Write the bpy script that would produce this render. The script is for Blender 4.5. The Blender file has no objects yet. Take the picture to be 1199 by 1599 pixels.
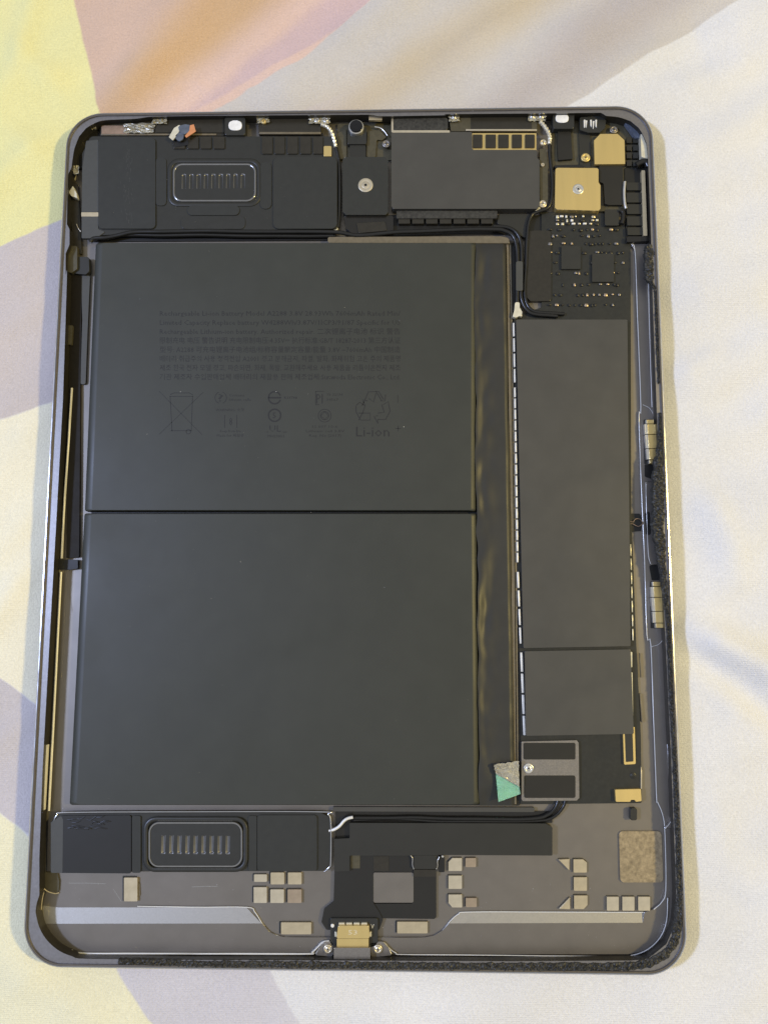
import bpy, bmesh, math, random
from mathutils import Vector, Matrix, noise
import numpy as np
random.seed(7)
SC = bpy.context.scene
COL = SC.collection
MM = 0.001

# ------------------------------------------------------------------ camera
# a phone held about 22 cm above the tablet, pose solved from the four tablet corners
RC = Matrix(((0.99970834, 0.00178291, -0.02408433),
             (-0.00104939, -0.99312222, -0.11707757),
             (-0.02412742, 0.1170687, -0.99283069)))
CAM = Vector((13.7546, -25.7201, 218.1692 + 6.1))
FPX, CX, CY = 1201.0, 599.5, 799.5
cd = bpy.data.cameras.new('camera')
cam = bpy.data.objects.new('camera', cd)
COL.objects.link(cam)
cd.sensor_fit = 'VERTICAL'
cd.sensor_height = 36.0
cd.lens = 36.0 * FPX / 1599.0
cd.clip_start = 0.01
cd.clip_end = 50.0
rt = RC.transposed()
rot = Matrix((rt.col[0], -rt.col[1], -rt.col[2])).transposed()
cam.matrix_world = Matrix.Translation(CAM * MM) @ rot.to_4x4()
SC.camera = cam
SC.render.resolution_x = 767
SC.render.resolution_y = 1024

# ------------------------------------------------------------------ room light: dim room, cool window on the left, warm lamp on the right
w = bpy.data.worlds.new('World')
SC.world = w
w.use_nodes = True
wn, wl = w.node_tree.nodes, w.node_tree.links
bg = wn['Background']
bg.inputs['Strength'].default_value = 1.0
# a pale ceiling overhead, dimmer walls round about, nothing below
_tc = wn.new('ShaderNodeTexCoord')
_sx = wn.new('ShaderNodeSeparateXYZ')
wl.new(_tc.outputs['Generated'], _sx.inputs[0])
_mr = wn.new('ShaderNodeMapRange')
_mr.interpolation_type = 'SMOOTHSTEP'
_mr.inputs['From Min'].default_value = 0.15
_mr.inputs['From Max'].default_value = 1.0
wl.new(_sx.outputs['Z'], _mr.inputs['Value'])
_mx = wn.new('ShaderNodeMix')
_mx.data_type = 'RGBA'
_mx.inputs['A'].default_value = (0.165, 0.168, 0.172, 1)
_mx.inputs['B'].default_value = (0.50, 0.505, 0.505, 1)
wl.new(_mr.outputs['Result'], _mx.inputs['Factor'])
wl.new(_mx.outputs['Result'], bg.inputs['Color'])


def area(name, elev, azim, dist, size, color, watts):
    d = bpy.data.lights.new(name, 'AREA')
    d.shape = 'DISK'
    d.size = size
    d.color = color
    d.energy = watts
    o = bpy.data.objects.new(name, d)
    COL.objects.link(o)
    e, a = math.radians(elev), math.radians(azim)
    v = Vector((math.cos(e) * math.cos(a), math.cos(e) * math.sin(a), math.sin(e)))
    o.location = v * dist
    o.rotation_euler = v.to_track_quat('Z', 'Y').to_euler()
    return o


area('window_light', 48, 176, 1.3, 0.11, (0.52, 0.63, 1.0), 11.8)
area('warm_lamp', 43, 4, 1.3, 0.095, (1.0, 0.78, 0.27), 9.8)

SC.view_settings.view_transform = 'Standard'
SC.view_settings.look = 'None'
SC.view_settings.exposure = 0.0
SC.view_settings.gamma = 1.0
SC.cycles.max_bounces = 6
SC.cycles.caustics_reflective = False
SC.cycles.caustics_refractive = False


# ------------------------------------------------------------------ helpers
def U(px, py, z):
    """photo pixel -> point (mm) on the plane at height z mm"""
    d = RC.transposed() @ Vector(((px - CX) / FPX, (py - CY) / FPX, 1.0))
    return CAM + d * ((z - CAM.z) / d.z)


def lin(r, g, b):
    f = lambda c: c / 12.92 if c <= 0.04045 else ((c + 0.055) / 1.055) ** 2.4
    return (f(r / 255), f(g / 255), f(b / 255))


def mat(name, col, rough=0.5, metal=0.0, var=0.12, vscale=900, bump=0.0, bscale=3000, spec=0.5, aniso=None, rvar=0.1):
    m = bpy.data.materials.new(name)
    m.use_nodes = True
    n, l = m.node_tree.nodes, m.node_tree.links
    b = n['Principled BSDF']
    b.inputs['Roughness'].default_value = rough
    b.inputs['Metallic'].default_value = metal
    b.inputs['Specular IOR Level'].default_value = spec
    tc = n.new('ShaderNodeTexCoord')
    nz = n.new('ShaderNodeTexNoise')
    nz.inputs['Scale'].default_value = vscale
    nz.inputs['Detail'].default_value = 4
    src = tc.outputs['Object']
    if aniso:
        mp = n.new('ShaderNodeMapping')
        mp.inputs['Scale'].default_value = aniso
        l.new(src, mp.inputs['Vector'])
        src = mp.outputs['Vector']
    l.new(src, nz.inputs['Vector'])
    rp = n.new('ShaderNodeMapRange')
    rp.inputs['From Min'].default_value = 0.25
    rp.inputs['From Max'].default_value = 0.75
    rp.inputs['To Min'].default_value = 1 - var
    rp.inputs['To Max'].default_value = 1 + var
    l.new(nz.outputs['Fac'], rp.inputs['Value'])
    vm = n.new('ShaderNodeVectorMath')
    vm.operation = 'SCALE'
    vm.inputs[0].default_value = col
    l.new(rp.outputs['Result'], vm.inputs['Scale'])
    l.new(vm.outputs['Vector'], b.inputs['Base Color'])
    rr = n.new('ShaderNodeMapRange')
    rr.inputs['To Min'].default_value = max(0.03, rough - rvar)
    rr.inputs['To Max'].default_value = min(1, rough + rvar)
    nz2 = n.new('ShaderNodeTexNoise')
    nz2.inputs['Scale'].default_value = vscale * 0.3
    nz2.inputs['Detail'].default_value = 5
    l.new(src, nz2.inputs['Vector'])
    l.new(nz2.outputs['Fac'], rr.inputs['Value'])
    l.new(rr.outputs['Result'], b.inputs['Roughness'])
    if bump > 0:
        nb = n.new('ShaderNodeTexNoise')
        nb.inputs['Scale'].default_value = bscale
        nb.inputs['Detail'].default_value = 3
        l.new(src, nb.inputs['Vector'])
        bp = n.new('ShaderNodeBump')
        bp.inputs['Strength'].default_value = 1.0
        bp.inputs['Distance'].default_value = bump * MM
        l.new(nb.outputs['Fac'], bp.inputs['Height'])
        l.new(bp.outputs['Normal'], b.inputs['Normal'])
    return m


M = {}
M['alu'] = mat('anodised_aluminium', (0.235, 0.215, 0.190), 0.46, 0.75, 0.045, 250, 0.004, 6000)
M['glint_line'] = mat('whitened_edge_glint', (0.86, 0.86, 0.84), 0.32, 0.35, 0.04)  # whitened colour that stands in for highlights on the step edges
M['ribgloss'] = mat('satin_black_plastic', (0.16, 0.16, 0.16), 0.30, 0.5, 0.06, spec=0.8)
M['ringgloss'] = mat('satin_dark_metal', (0.30, 0.30, 0.30), 0.22, 0.8, 0.08)
M['alu_ramp_lit'] = mat('brightened_ramp_aluminium', (0.42, 0.405, 0.37), 0.5, 0.8, 0.06, 2600, 0.004, 6000)  # housing metal made lighter to carry the ramp's lamp reflection
M['alu_edge'] = mat('polished_aluminium', (0.62, 0.62, 0.64), 0.2, 1.0, 0.05)
M['rim'] = mat('rim_aluminium', (0.27, 0.26, 0.26), 0.42, 0.8, 0.10, 1500, 0.01, 3500)
M['gasket'] = mat('brown_gasket', (0.10, 0.085, 0.065), 0.5)
M['wall'] = mat('dark_inner_wall', (0.06, 0.055, 0.045), 0.4, 0.5, 0.2)
M['battery'] = mat('battery_film', (0.0360, 0.0385, 0.0305), 0.48, 0, 0.07, 150, 0.06, 55, rvar=0.16)
M['film'] = mat('wrinkled_film', (0.028, 0.028, 0.025), 0.46, 0, 0.1, 300, 0.0)
M['tan'] = mat('tan_film_edge', (0.155, 0.13, 0.085), 0.45, 0, 0.15)
M['pad'] = mat('matte_black_tape', (0.0235, 0.0248, 0.0205), 0.62, 0, 0.10, 500, 0.004, 3500)
M['padgray'] = mat('grey_plastic', (0.060, 0.062, 0.057), 0.5, 0, 0.06)
M['plastic'] = mat('black_plastic', (0.025, 0.0255, 0.022), 0.42, 0, 0.08, 600, 0.003, 3000)
M['gloss'] = mat('glossy_black', (0.016, 0.015, 0.013), 0.22, 0, 0.1)
M['deep'] = mat('deep_black', (0.008, 0.008, 0.007), 0.5, 0, 0.1)
M['rubber'] = mat('black_cable', (0.014, 0.014, 0.013), 0.3, 0, 0.1)
M['flex'] = mat('black_flex_film', (0.013, 0.0125, 0.010), 0.5, 0, 0.06, 300)
M['flex2'] = mat('grey_flex_film', (0.022, 0.022, 0.018), 0.5, 0, 0.06, 300)
M['shield'] = mat('graphite_shield', (0.072, 0.070, 0.062), 0.42, 0.15, 0.08, 160, 0.03, 90, rvar=0.16)
M['brown'] = mat('brown_black_plastic', (0.027, 0.024, 0.017), 0.32, 0, 0.15)
M['olive'] = mat('olive_coverlay', (0.085, 0.076, 0.047), 0.42, 0.2, 0.15)
M['gold'] = mat('brushed_brass', (0.78, 0.60, 0.25), 0.44, 0.8, 0.04, 500, 0.002, 3000, aniso=(1, 0.08, 1))
M['brass'] = mat('contact_brass', (0.70, 0.60, 0.41), 0.38, 0.85, 0.08, 700)
M['brass2'] = mat('pale_contact', (0.74, 0.66, 0.50), 0.35, 0.8, 0.08, 700)
M['brass3'] = mat('tan_contact', (0.50, 0.40, 0.29), 0.40, 0.8, 0.10, 700)
M['copper'] = mat('dull_copper', (0.42, 0.30, 0.22), 0.42, 0.7, 0.15)
M['silver'] = mat('bright_tin', (0.78, 0.76, 0.70), 0.3, 0.8, 0.1)
M['white'] = mat('white_tin', (0.82, 0.81, 0.76), 0.45, 0.15, 0.05)
M['foil'] = mat('crumpled_foil', (0.84, 0.80, 0.66), 0.32, 0.55, 0.2, 1800, 0.05, 1800)
M['cream'] = mat('cream_tin', (0.78, 0.74, 0.58), 0.4, 0.4, 0.12)
M['gold_and_glint'] = mat('gold_strip_and_glint', (0.66, 0.56, 0.36), 0.42, 0.5, 0.06)  # gold strip, also the highlights painted on the corner arcs
M['pale'] = mat('pale_gilt_and_glint', (0.88, 0.84, 0.70), 0.42, 0.1, 0.05)  # also paints the warm lamp glint on the left step
M['deepbrown'] = mat('black_brown_film', (0.012, 0.010, 0.007), 0.6, 0, 0.2, spec=0.25)
M['shade_dark'] = mat('pad_shade_tone', (0.022, 0.022, 0.018), 0.6)  # tone of the shade painted round the contact pads
M['steel'] = mat('bead_blasted_steel', (0.30, 0.28, 0.26), 0.42, 0.85, 0.15, 2500, 0.01, 4000)
M['sensor'] = mat('white_diffuser', (0.85, 0.85, 0.84), 0.35)
M['glass'] = mat('black_glass', (0.004, 0.004, 0.006), 0.05, 0, 0)
M['mint'] = mat('mint_liner', (0.44, 0.84, 0.62), 0.4, 0, 0.05, 300, 0.004, 900)
M['orange'] = mat('orange_polyimide', (0.62, 0.26, 0.11), 0.35, 0, 0.1)
M['navy'] = mat('blue_black_flex', (0.10, 0.12, 0.16), 0.3, 0, 0.3, 500)
M['felt'] = mat('brown_conductive_felt', (0.33, 0.265, 0.165), 0.55, 0.35, 0.38, 1100, 0.03, 2200)
M['foam'] = mat('torn_black_foam', (0.036, 0.035, 0.030), 0.52, 0, 0.6, 1500, 0.03, 2500)
M['ink'] = mat('battery_ink', (0.0130, 0.0130, 0.0120), 0.58, 0, 0.05)
M['pcb'] = mat('black_circuit_board', (0.020, 0.021, 0.018), 0.4, 0, 0.2, 900)
M['dust'] = mat('pale_lint', (0.75, 0.73, 0.68), 0.6)
M['mark'] = mat('laser_mark', (0.72, 0.64, 0.45), 0.5, 0.3, 0.1)


def put(name, bm, mats, parent=None, label=None, smooth=40, kind=None):
    """bmesh in mm, world axes -> object with its own origin, parented"""
    bmesh.ops.recalc_face_normals(bm, faces=bm.faces)
    bm.normal_update()
    vs = [v.co for v in bm.verts]
    lo = Vector((min(v.x for v in vs), min(v.y for v in vs), min(v.z for v in vs)))
    hi = Vector((max(v.x for v in vs), max(v.y for v in vs), max(v.z for v in vs)))
    c = Vector(((lo.x + hi.x) / 2, (lo.y + hi.y) / 2, lo.z))
    for v in bm.verts:
        v.co = (v.co - c) * MM
    me = bpy.data.meshes.new(name)
    if smooth:
        lim = math.radians(smooth)
        for e in bm.edges:
            lf = e.link_faces
            if len(lf) != 2:
                continue
            a0, a1 = lf[0].calc_area(), lf[1].calc_area()
            big = max(a0, a1)
            e.smooth = lf[0].normal.angle(lf[1].normal, 0) < lim and not (big > 20 * min(a0, a1) and len((lf[0] if a0 > a1 else lf[1]).verts) > 4) \
                and not (big > 40 * min(a0, a1) and big > 3e-6)
    bm.to_mesh(me)
    bm.free()
    for m in (mats if isinstance(mats, (list, tuple)) else [mats]):
        me.materials.append(M[m] if isinstance(m, str) else m)
    if smooth:
        me.polygons.foreach_set('use_smooth', [True] * len(me.polygons))
    o = bpy.data.objects.new(name, me)
    COL.objects.link(o)
    wl_ = c * MM
    if parent is not None:
        o.parent = parent
        o.location = wl_ - Vector(parent['w'])
    else:
        o.location = wl_
    o['w'] = tuple(wl_)
    if label:
        o['label'] = label
    if kind:
        o['kind'] = kind
    return o


def fillet(pts, r, n=5):
    """round the corners of a closed 3-D polygon (all at one z); r is a number or a list"""
    out = []
    N = len(pts)
    for i in range(N):
        p, a, b = pts[i], pts[i - 1], pts[(i + 1) % N]
        ri = r[i] if isinstance(r, (list, tuple)) else r
        d1, d2 = (a - p), (b - p)
        l1, l2 = d1.length, d2.length
        if ri <= 0 or l1 < 1e-6 or l2 < 1e-6:
            out.append(p.copy())
            continue
        d1 /= l1
        d2 /= l2
        ang = d1.angle(d2)
        if ang > math.radians(172):
            out.append(p.copy())
            continue
        t = min(ri / math.tan(ang / 2), l1 * 0.49, l2 * 0.49)
        rr = t * math.tan(ang / 2)
        bis = (d1 + d2).normalized()
        ctr = p + bis * (rr / math.sin(ang / 2))
        s, e = p + d1 * t - ctr, p + d2 * t - ctr
        tot = s.angle(e)
        ax = s.cross(e)
        if ax.length < 1e-9:
            out.append(p.copy())
            continue
        ax.normalize()
        for k in range(n + 1):
            out.append(ctr + Matrix.Rotation(tot * k / n, 3, ax) @ s)
    return out


def clean(pts, eps=0.01):
    out = []
    for p in pts:
        if not out or (p - out[-1]).length > eps:
            out.append(p)
    if len(out) > 1 and (out[0] - out[-1]).length < eps:
        out.pop()
    return out


def add_prism(bm, top, zb, bev=0.0, seg=2, mi=0, bmi=None, taper=0.0):
    top = clean(top)
    c = sum(top, Vector()) / len(top)
    vt = [bm.verts.new(p) for p in top]
    vb = [bm.verts.new((p.x + (p.x - c.x) * taper, p.y + (p.y - c.y) * taper, zb)) for p in top]
    f = bm.faces.new(vt)
    f.material_index = mi
    N = len(top)
    es = list(f.edges)
    g = bm.faces.new(list(reversed(vb)))
    g.material_index = mi
    for i in range(N):
        s = bm.faces.new((vt[i], vb[i], vb[(i + 1) % N], vt[(i + 1) % N]))
        s.material_index = mi
    if bev > 0:
        r = bmesh.ops.bevel(bm, geom=es, offset=bev, segments=seg, affect='EDGES', profile=0.5, clamp_overlap=True)
        if bmi is not None:
            for q in r['faces']:
                q.material_index = bmi
    return bm


def R4(x0, y0, x1, y1):
    return [(x0, y0), (x1, y0), (x1, y1), (x0, y1)]


def slab(name, px, zt, zb, m, parent, r=0.0, bev=0.08, label=None, seg=2, edge=None, n=5, smooth=40, kind=None, taper=0.0):
    if isinstance(px, tuple):
        px = R4(*px)
    top = [U(x, y, zt) for x, y in px]
    if r:
        top = fillet(top, r, n)
    bm = bmesh.new()
    add_prism(bm, top, zb, bev, seg, 0, 1 if edge else None, taper)
    return put(name, bm, [m, edge] if edge else m, parent, label, smooth, kind)


def catmull(pts, n=8):
    P = [pts[0] * 2 - pts[1]] + list(pts) + [pts[-1] * 2 - pts[-2]]
    out = []
    for i in range(1, len(P) - 2):
        a, b, c, d = P[i - 1], P[i], P[i + 1], P[i + 2]
        for k in range(n):
            t = k / n
            out.append(0.5 * ((2 * b) + (c - a) * t + (2 * a - 5 * b + 4 * c - d) * t * t + (3 * b - a - 3 * c + d) * t ** 3))
    out.append(P[-2])
    return out


def add_tube(bm, path, rad, sides=10, mi=0):
    rings = []
    for i, p in enumerate(path):
        t = (path[min(i + 1, len(path) - 1)] - path[max(i - 1, 0)]).normalized()
        s = t.cross(Vector((0, 0, 1)))
        s = s.normalized() if s.length > 1e-6 else Vector((1, 0, 0))
        u = s.cross(t).normalized()
        rr = rad(i / (len(path) - 1)) if callable(rad) else rad
        rings.append([bm.verts.new(p + s * math.cos(2 * math.pi * k / sides) * rr + u * math.sin(2 * math.pi * k / sides) * rr) for k in range(sides)])
    for a, b in zip(rings, rings[1:]):
        for k in range(sides):
            f = bm.faces.new((a[k], a[(k + 1) % sides], b[(k + 1) % sides], b[k]))
            f.material_index = mi
    bm.faces.new(list(reversed(rings[0]))).material_index = mi
    bm.faces.new(rings[-1]).material_index = mi


def tube(name, px, rad, m, parent, label=None, sides=10, n=8):
    bm = bmesh.new()
    path = catmull([U(*p) for p in px], n)
    if name.endswith('cable'):
        path = catmull([p + Vector((noise.noise(p * 0.09) * 0.35, noise.noise(p * 0.09 + Vector((7, 3, 1))) * 0.3, noise.noise(p * 0.12 + Vector((1, 9, 4))) * 0.25)) for p in path[::3] + [path[-1]]], 5)
    add_tube(bm, path, rad, sides)
    return put(name, bm, m, parent, label, 60)


def add_lathe(bm, c, prof, sides=24, mi=0, twist=None):
    """prof: list of (radius, z)"""
    rings = []
    for r, z in prof:
        rings.append([bm.verts.new((c.x + r * math.cos(2 * math.pi * k / sides), c.y + r * math.sin(2 * math.pi * k / sides), z)) for k in range(sides)])
    for a, b in zip(rings, rings[1:]):
        for k in range(sides):
            bm.faces.new((a[k], a[(k + 1) % sides], b[(k + 1) % sides], b[k])).material_index = mi
    bm.faces.new(rings[-1]).material_index = mi
    return rings


def screw(px, py, zt, rpx, m, parent, label=None, washer=None):
    c = U(px, py, zt)
    r = (U(px + rpx, py, zt) - c).length
    bm = bmesh.new()
    mi = 0
    add_lathe(bm, c, [(r * 1.0, zt - 0.6), (r * 1.0, zt - 0.06), (r * 0.93, zt), (r * 0.62, zt + 0.01), (r * 0.56, zt - 0.05), (r * 0.5, zt - 0.02), (r * 0.44, zt + 0.04), (r * 0.26, zt + 0.04)], 24, 0)
    # star recess
    vs = []
    for k in range(12):
        a = 2 * math.pi * k / 12
        q = r * (0.24 if k % 2 else 0.15)
        vs.append(bm.verts.new((c.x + q * math.cos(a), c.y + q * math.sin(a), zt + 0.055)))
    bm.faces.new(vs).material_index = 1
    return put('screw', bm, [m, 'deep'], parent, label, 50)


def ribbon(bm, path, wd, mi=0):
    """flat print stroke along a 3-D polyline"""
    L, Rr = [], []
    for i, p in enumerate(path):
        t = (path[min(i + 1, len(path) - 1)] - path[max(i - 1, 0)])
        s = Vector((-t.y, t.x, 0)).normalized() * wd / 2
        L.append(bm.verts.new(p + s))
        Rr.append(bm.verts.new(p - s))
    for i in range(len(path) - 1):
        bm.faces.new((L[i], Rr[i], Rr[i + 1], L[i + 1])).material_index = mi


def text_into(bm, s, x0, y0, wpx, hpx, z, mi=0):
    """flat lettering: s fills the pixel box whose baseline-left corner is x0,y0"""
    cu = bpy.data.curves.new('lettering', 'FONT')
    cu.body = s
    cu.resolution_u = 1
    o = bpy.data.objects.new('lettering', cu)
    COL.objects.link(o)
    bpy.context.view_layer.update()
    dg = bpy.context.evaluated_depsgraph_get()
    me = o.evaluated_get(dg).to_mesh()
    co = [v.co.copy() for v in me.vertices]
    polys = [list(p.vertices) for p in me.polygons]
    o.evaluated_get(dg).to_mesh_clear()
    bpy.data.objects.remove(o)
    bpy.data.curves.remove(cu)
    if not co:
        return
    mx = max(c.x for c in co)
    mn = min(c.x for c in co)
    vs = [bm.verts.new(U(x0 + (c.x - mn) / (mx - mn) * wpx, y0 - c.y / 0.7 * hpx, z)) for c in co]
    for p in polys:
        try:
            bm.faces.new([vs[i] for i in p]).material_index = mi
        except ValueError:
            pass


# ------------------------------------------------------------------ the bed sheet
def half(nt, P, a, b, wid=0.5, wob=None):
    """mask that is 1 on the left of the directed print edge a->b (points in photo pixels), 0 on the right"""
    n, l = nt.nodes, nt.links
    A, B = U(a[0], a[1], 0) * MM, U(b[0], b[1], 0) * MM
    t = (B - A)
    nrm = Vector((-t.y, t.x, 0)).normalized()
    d = n.new('ShaderNodeVectorMath')
    d.operation = 'DOT_PRODUCT'
    d.inputs[1].default_value = nrm
    l.new(P, d.inputs[0])
    mr = n.new('ShaderNodeMapRange')
    mr.interpolation_type = 'SMOOTHSTEP'
    k = nrm.dot(A)
    mr.inputs['From Min'].default_value = k - wid * MM
    mr.inputs['From Max'].default_value = k + wid * MM
    l.new(d.outputs['Value'], mr.inputs['Value'])
    return mr.outputs['Result']


def build_sheet():
    m = bpy.data.materials.new('printed_cotton')
    m.use_nodes = True
    nt = m.node_tree
    n, l = nt.nodes, nt.links
    b = n['Principled BSDF']
    b.inputs['Roughness'].default_value = 0.85
    b.inputs['Specular IOR Level'].default_value = 0.25
    b.inputs['Sheen Weight'].default_value = 0.15
    tc = n.new('ShaderNodeTexCoord')
    wob = n.new('ShaderNodeTexNoise')
    wob.inputs['Scale'].default_value = 60
    wob.inputs['Detail'].default_value = 3
    l.new(tc.outputs['Object'], wob.inputs['Vector'])
    wv = n.new('ShaderNodeVectorMath')
    wv.operation = 'MULTIPLY_ADD'
    wv.inputs[1].default_value = (0.003, 0.003, 0)
    l.new(wob.outputs['Color'], wv.inputs[0])
    l.new(tc.outputs['Object'], wv.inputs[2])
    sub = n.new('ShaderNodeVectorMath')
    sub.operation = 'SUBTRACT'
    sub.inputs[1].default_value = (0.0015, 0.0015, 0)
    l.new(wv.outputs['Vector'], sub.inputs[0])
    P = sub.outputs['Vector']

    def mul(a, c):
        q = n.new('ShaderNodeMath')
        q.operation = 'MULTIPLY'
        l.new(a, q.inputs[0])
        l.new(c, q.inputs[1])
        return q.outputs[0]

    def mx(a, c):
        q = n.new('ShaderNodeMath')
        q.operation = 'MAXIMUM'
        l.new(a, q.inputs[0])
        l.new(c, q.inputs[1])
        return q.outputs[0]

    def inv(a):
        q = n.new('ShaderNodeMath')
        q.operation = 'SUBTRACT'
        q.inputs[0].default_value = 1
        l.new(a, q.inputs[1])
        return q.outputs[0]

    def scale(a, k):
        q = n.new('ShaderNodeMath')
        q.operation = 'MULTIPLY'
        l.new(a, q.inputs[0])
        q.inputs[1].default_value = k
        return q.outputs[0]
    state = {'c': None}

    def over(mask, col):
        q = n.new('ShaderNodeMix')
        q.data_type = 'RGBA'
        l.new(mask, q.inputs['Factor'])
        if state['c'] is None:
            q.inputs['A'].default_value = (*lin(230, 230, 230), 1)
        else:
            l.new(state['c'], q.inputs['A'])
        q.inputs['B'].default_value = (*col, 1)
        state['c'] = q.outputs['Result']
    H = lambda a, c, wid=0.5: half(nt, P, a, c, wid)
    # photo y runs down: walking a->b, "left" is the side of +90 deg in world axes
    lineA = H((155, 172), (117, 0))            # left of it: the yellow side
    lineB = H((0, 387), (97, 343))             # left (up) of it
    lineC = H((0, 660), (80, 628))
    lineD = H((45, 1093), (0, 1060))           # left = below
    lineE = H((45, 1305), (0, 1267))
    lineF = H((238, 1599), (185, 1519))
    lineG = H((469, 1599), (420, 1519))
    lineH1 = H((385, 172), (470, 97))
    lineH2 = H((470, 97), (648, 0))
    lineI = H((887, 165), (1155, 0))
    top = H((0, 600), (1199, 600), 20)        # upper half of the sheet
    upper = mul(top, lineI)
    # grey-beige band
    over(upper, lin(208, 203, 197))
    over(mul(mul(upper, H((600, 165), (860, 0), 9)), inv(H((520, 160), (640, 80), 9))), lin(203, 188, 160))
    over(mul(mul(upper, H((860, 160), (1080, 0), 7)), inv(H((760, 160), (930, 0), 7))), lin(190, 184, 184))
    # pink and orange field
    pink = mul(upper, mul(lineH1, lineH2))
    over(pink, lin(228, 198, 182))
    over(mul(pink, mul(inv(H((322, 150), (503, 0), 2.5)), mul(H((362, 150), (470, 82), 0.8), H((470, 82), (612, 6), 0.8)))), lin(213, 187, 185))
    org = mul(pink, H((225, 172), (440, 0), 7))
    over(org, lin(211, 177, 138))
    over(mul(org, H((150, 172), (300, 0), 8)), lin(216, 187, 167))
    # yellow field at upper left
    over(mul(mul(top, lineA), lineB), lin(239, 233, 168))
    # mauve band on the left, then cream, mauve, pale yellow
    left = H((500, 1599), (500, 0), 20)
    over(mul(mul(left, inv(lineB)), lineC), lin(205, 196, 193))
    over(mul(mul(left, inv(lineC)), inv(lineD)), lin(245, 239, 213))
    high = H((0, 1420), (1199, 1420), 0.5)
    low = inv(high)
    over(mul(mul(left, lineD), mul(inv(lineE), high)), lin(203, 197, 198))
    over(mul(mul(left, low), lineG), lin(209, 206, 211))
    over(mul(mul(left, mx(low, lineE)), lineF), lin(239, 234, 200))
    # weave: fine grain in the thread colour
    gr = n.new('ShaderNodeTexNoise')
    gr.inputs['Scale'].default_value = 1700
    gr.inputs['Detail'].default_value = 3
    gr.inputs['Roughness'].default_value = 0.7
    l.new(tc.outputs['Object'], gr.inputs['Vector'])
    bl = n.new('ShaderNodeTexNoise')
    bl.inputs['Scale'].default_value = 28
    bl.inputs['Detail'].default_value = 4
    l.new(tc.outputs['Object'], bl.inputs['Vector'])
    g1 = n.new('ShaderNodeMapRange')
    g1.inputs['From Min'].default_value = 0.2
    g1.inputs['From Max'].default_value = 0.8
    g1.inputs['To Min'].default_value = 0.87
    g1.inputs['To Max'].default_value = 1.12
    l.new(gr.outputs['Fac'], g1.inputs['Value'])
    g2 = n.new('ShaderNodeMapRange')
    g2.inputs['From Min'].default_value = 0.3
    g2.inputs['From Max'].default_value = 0.7
    g2.inputs['To Min'].default_value = 0.95
    g2.inputs['To Max'].default_value = 1.04
    l.new(bl.outputs['Fac'], g2.inputs['Value'])
    fac = mul(g1.outputs['Result'], g2.outputs['Result'])
    vs = n.new('ShaderNodeVectorMath')
    vs.operation = 'SCALE'
    l.new(state['c'], vs.inputs[0])
    l.new(fac, vs.inputs['Scale'])
    l.new(vs.outputs['Vector'], b.inputs['Base Color'])
    wa = n.new('ShaderNodeTexWave')
    wa.inputs['Scale'].default_value = 560
    wa.inputs['Distortion'].default_value = 2.0
    wa.inputs['Detail'].default_value = 2
    wa.inputs['Detail Scale'].default_value = 3
    wa.bands_direction = 'Y'
    l.new(tc.outputs['Object'], wa.inputs['Vector'])
    ad = n.new('ShaderNodeMath')
    ad.operation = 'MULTIPLY_ADD'
    l.new(wa.outputs['Fac'], ad.inputs[0])
    ad.inputs[1].default_value = 0.25
    l.new(gr.outputs['Fac'], ad.inputs[2])
    bp = n.new('ShaderNodeBump')
    bp.inputs['Strength'].default_value = 1.0
    bp.inputs['Distance'].default_value = 0.00020
    l.new(ad.outputs[0], bp.inputs['Height'])
    l.new(bp.outputs['Normal'], b.inputs['Normal'])

    def axis(lo, hi, step, far):
        v = list(np.arange(lo, hi + 1e-6, step))
        s, x = step, lo
        pre = []
        while x > -far:
            s *= 1.25
            x -= s
            pre.append(x)
        s, x = step, hi
        post = []
        while x < far:
            s *= 1.25
            x += s
            post.append(x)
        return pre[::-1] + v + post
    xs = axis(-130, 140, 1.3, 620)
    ys = axis(-155, 180, 1.3, 640)
    X, Y = np.meshgrid(np.array(xs), np.array(ys))
    rng = np.random.RandomState(3)
    # distance outside the tablet: the sheet lies flat beneath it
    dx = np.maximum(np.abs(X) - 86, 0)
    dy = np.maximum(np.abs(Y) - 120, 0)
    D = np.hypot(dx, dy)
    free = 1 - np.exp(-(D / 16.0) ** 2)
    Z = np.zeros_like(X)
    for k in range(16):
        ang = rng.uniform(-0.9, 0.9) + 0.5
        lam = rng.uniform(26, 110)
        ph = rng.uniform(0, 6.28)
        kx, ky = math.cos(ang + 1.57) / lam * 6.28, math.sin(ang + 1.57) / lam * 6.28
        Z += np.sin(X * kx + Y * ky + ph + 0.9 * np.sin(X * ky / 2 - Y * kx / 2 + k)) * lam * 0.0031

    def seg(p0, p1, wd, h, soft=12):
        nonlocal Z
        a, c = U(*p0, 0), U(*p1, 0)
        t = Vector((c.x - a.x, c.y - a.y))
        L = t.length
        t /= L
        u = (X - a.x) * t.x + (Y - a.y) * t.y
        v = -(X - a.x) * t.y + (Y - a.y) * t.x
        e = np.clip(np.minimum(u, L - u) / soft + 0.5, 0, 1)
        Z += 1.45 * h * np.exp(-(v / wd) ** 2) * e
    Z *= free
    seg((1085, 985), (1330, 1110), 5, 2.6)
    seg((1080, 1020), (1300, 1190), 4, -0.9)
    seg((1060, 470), (1330, 395), 7, 1.6)
    seg((1050, 600), (1300, 520), 9, 1.4)
    seg((1050, 245), (1240, 150), 6, 1.0)
    seg((1055, 590), (1120, 545), 3, 0.5, 6)
    seg((1120, 60), (1300, 20), 9, 1.2)
    seg((1090, 1290), (1330, 1260), 11, 1.4)
    seg((1100, 830), (1300, 760), 9, 1.2)
    seg((20, 120), (70, -60), 4, 1.0)
    seg((-60, 330), (70, 215), 5, 1.1)
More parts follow.
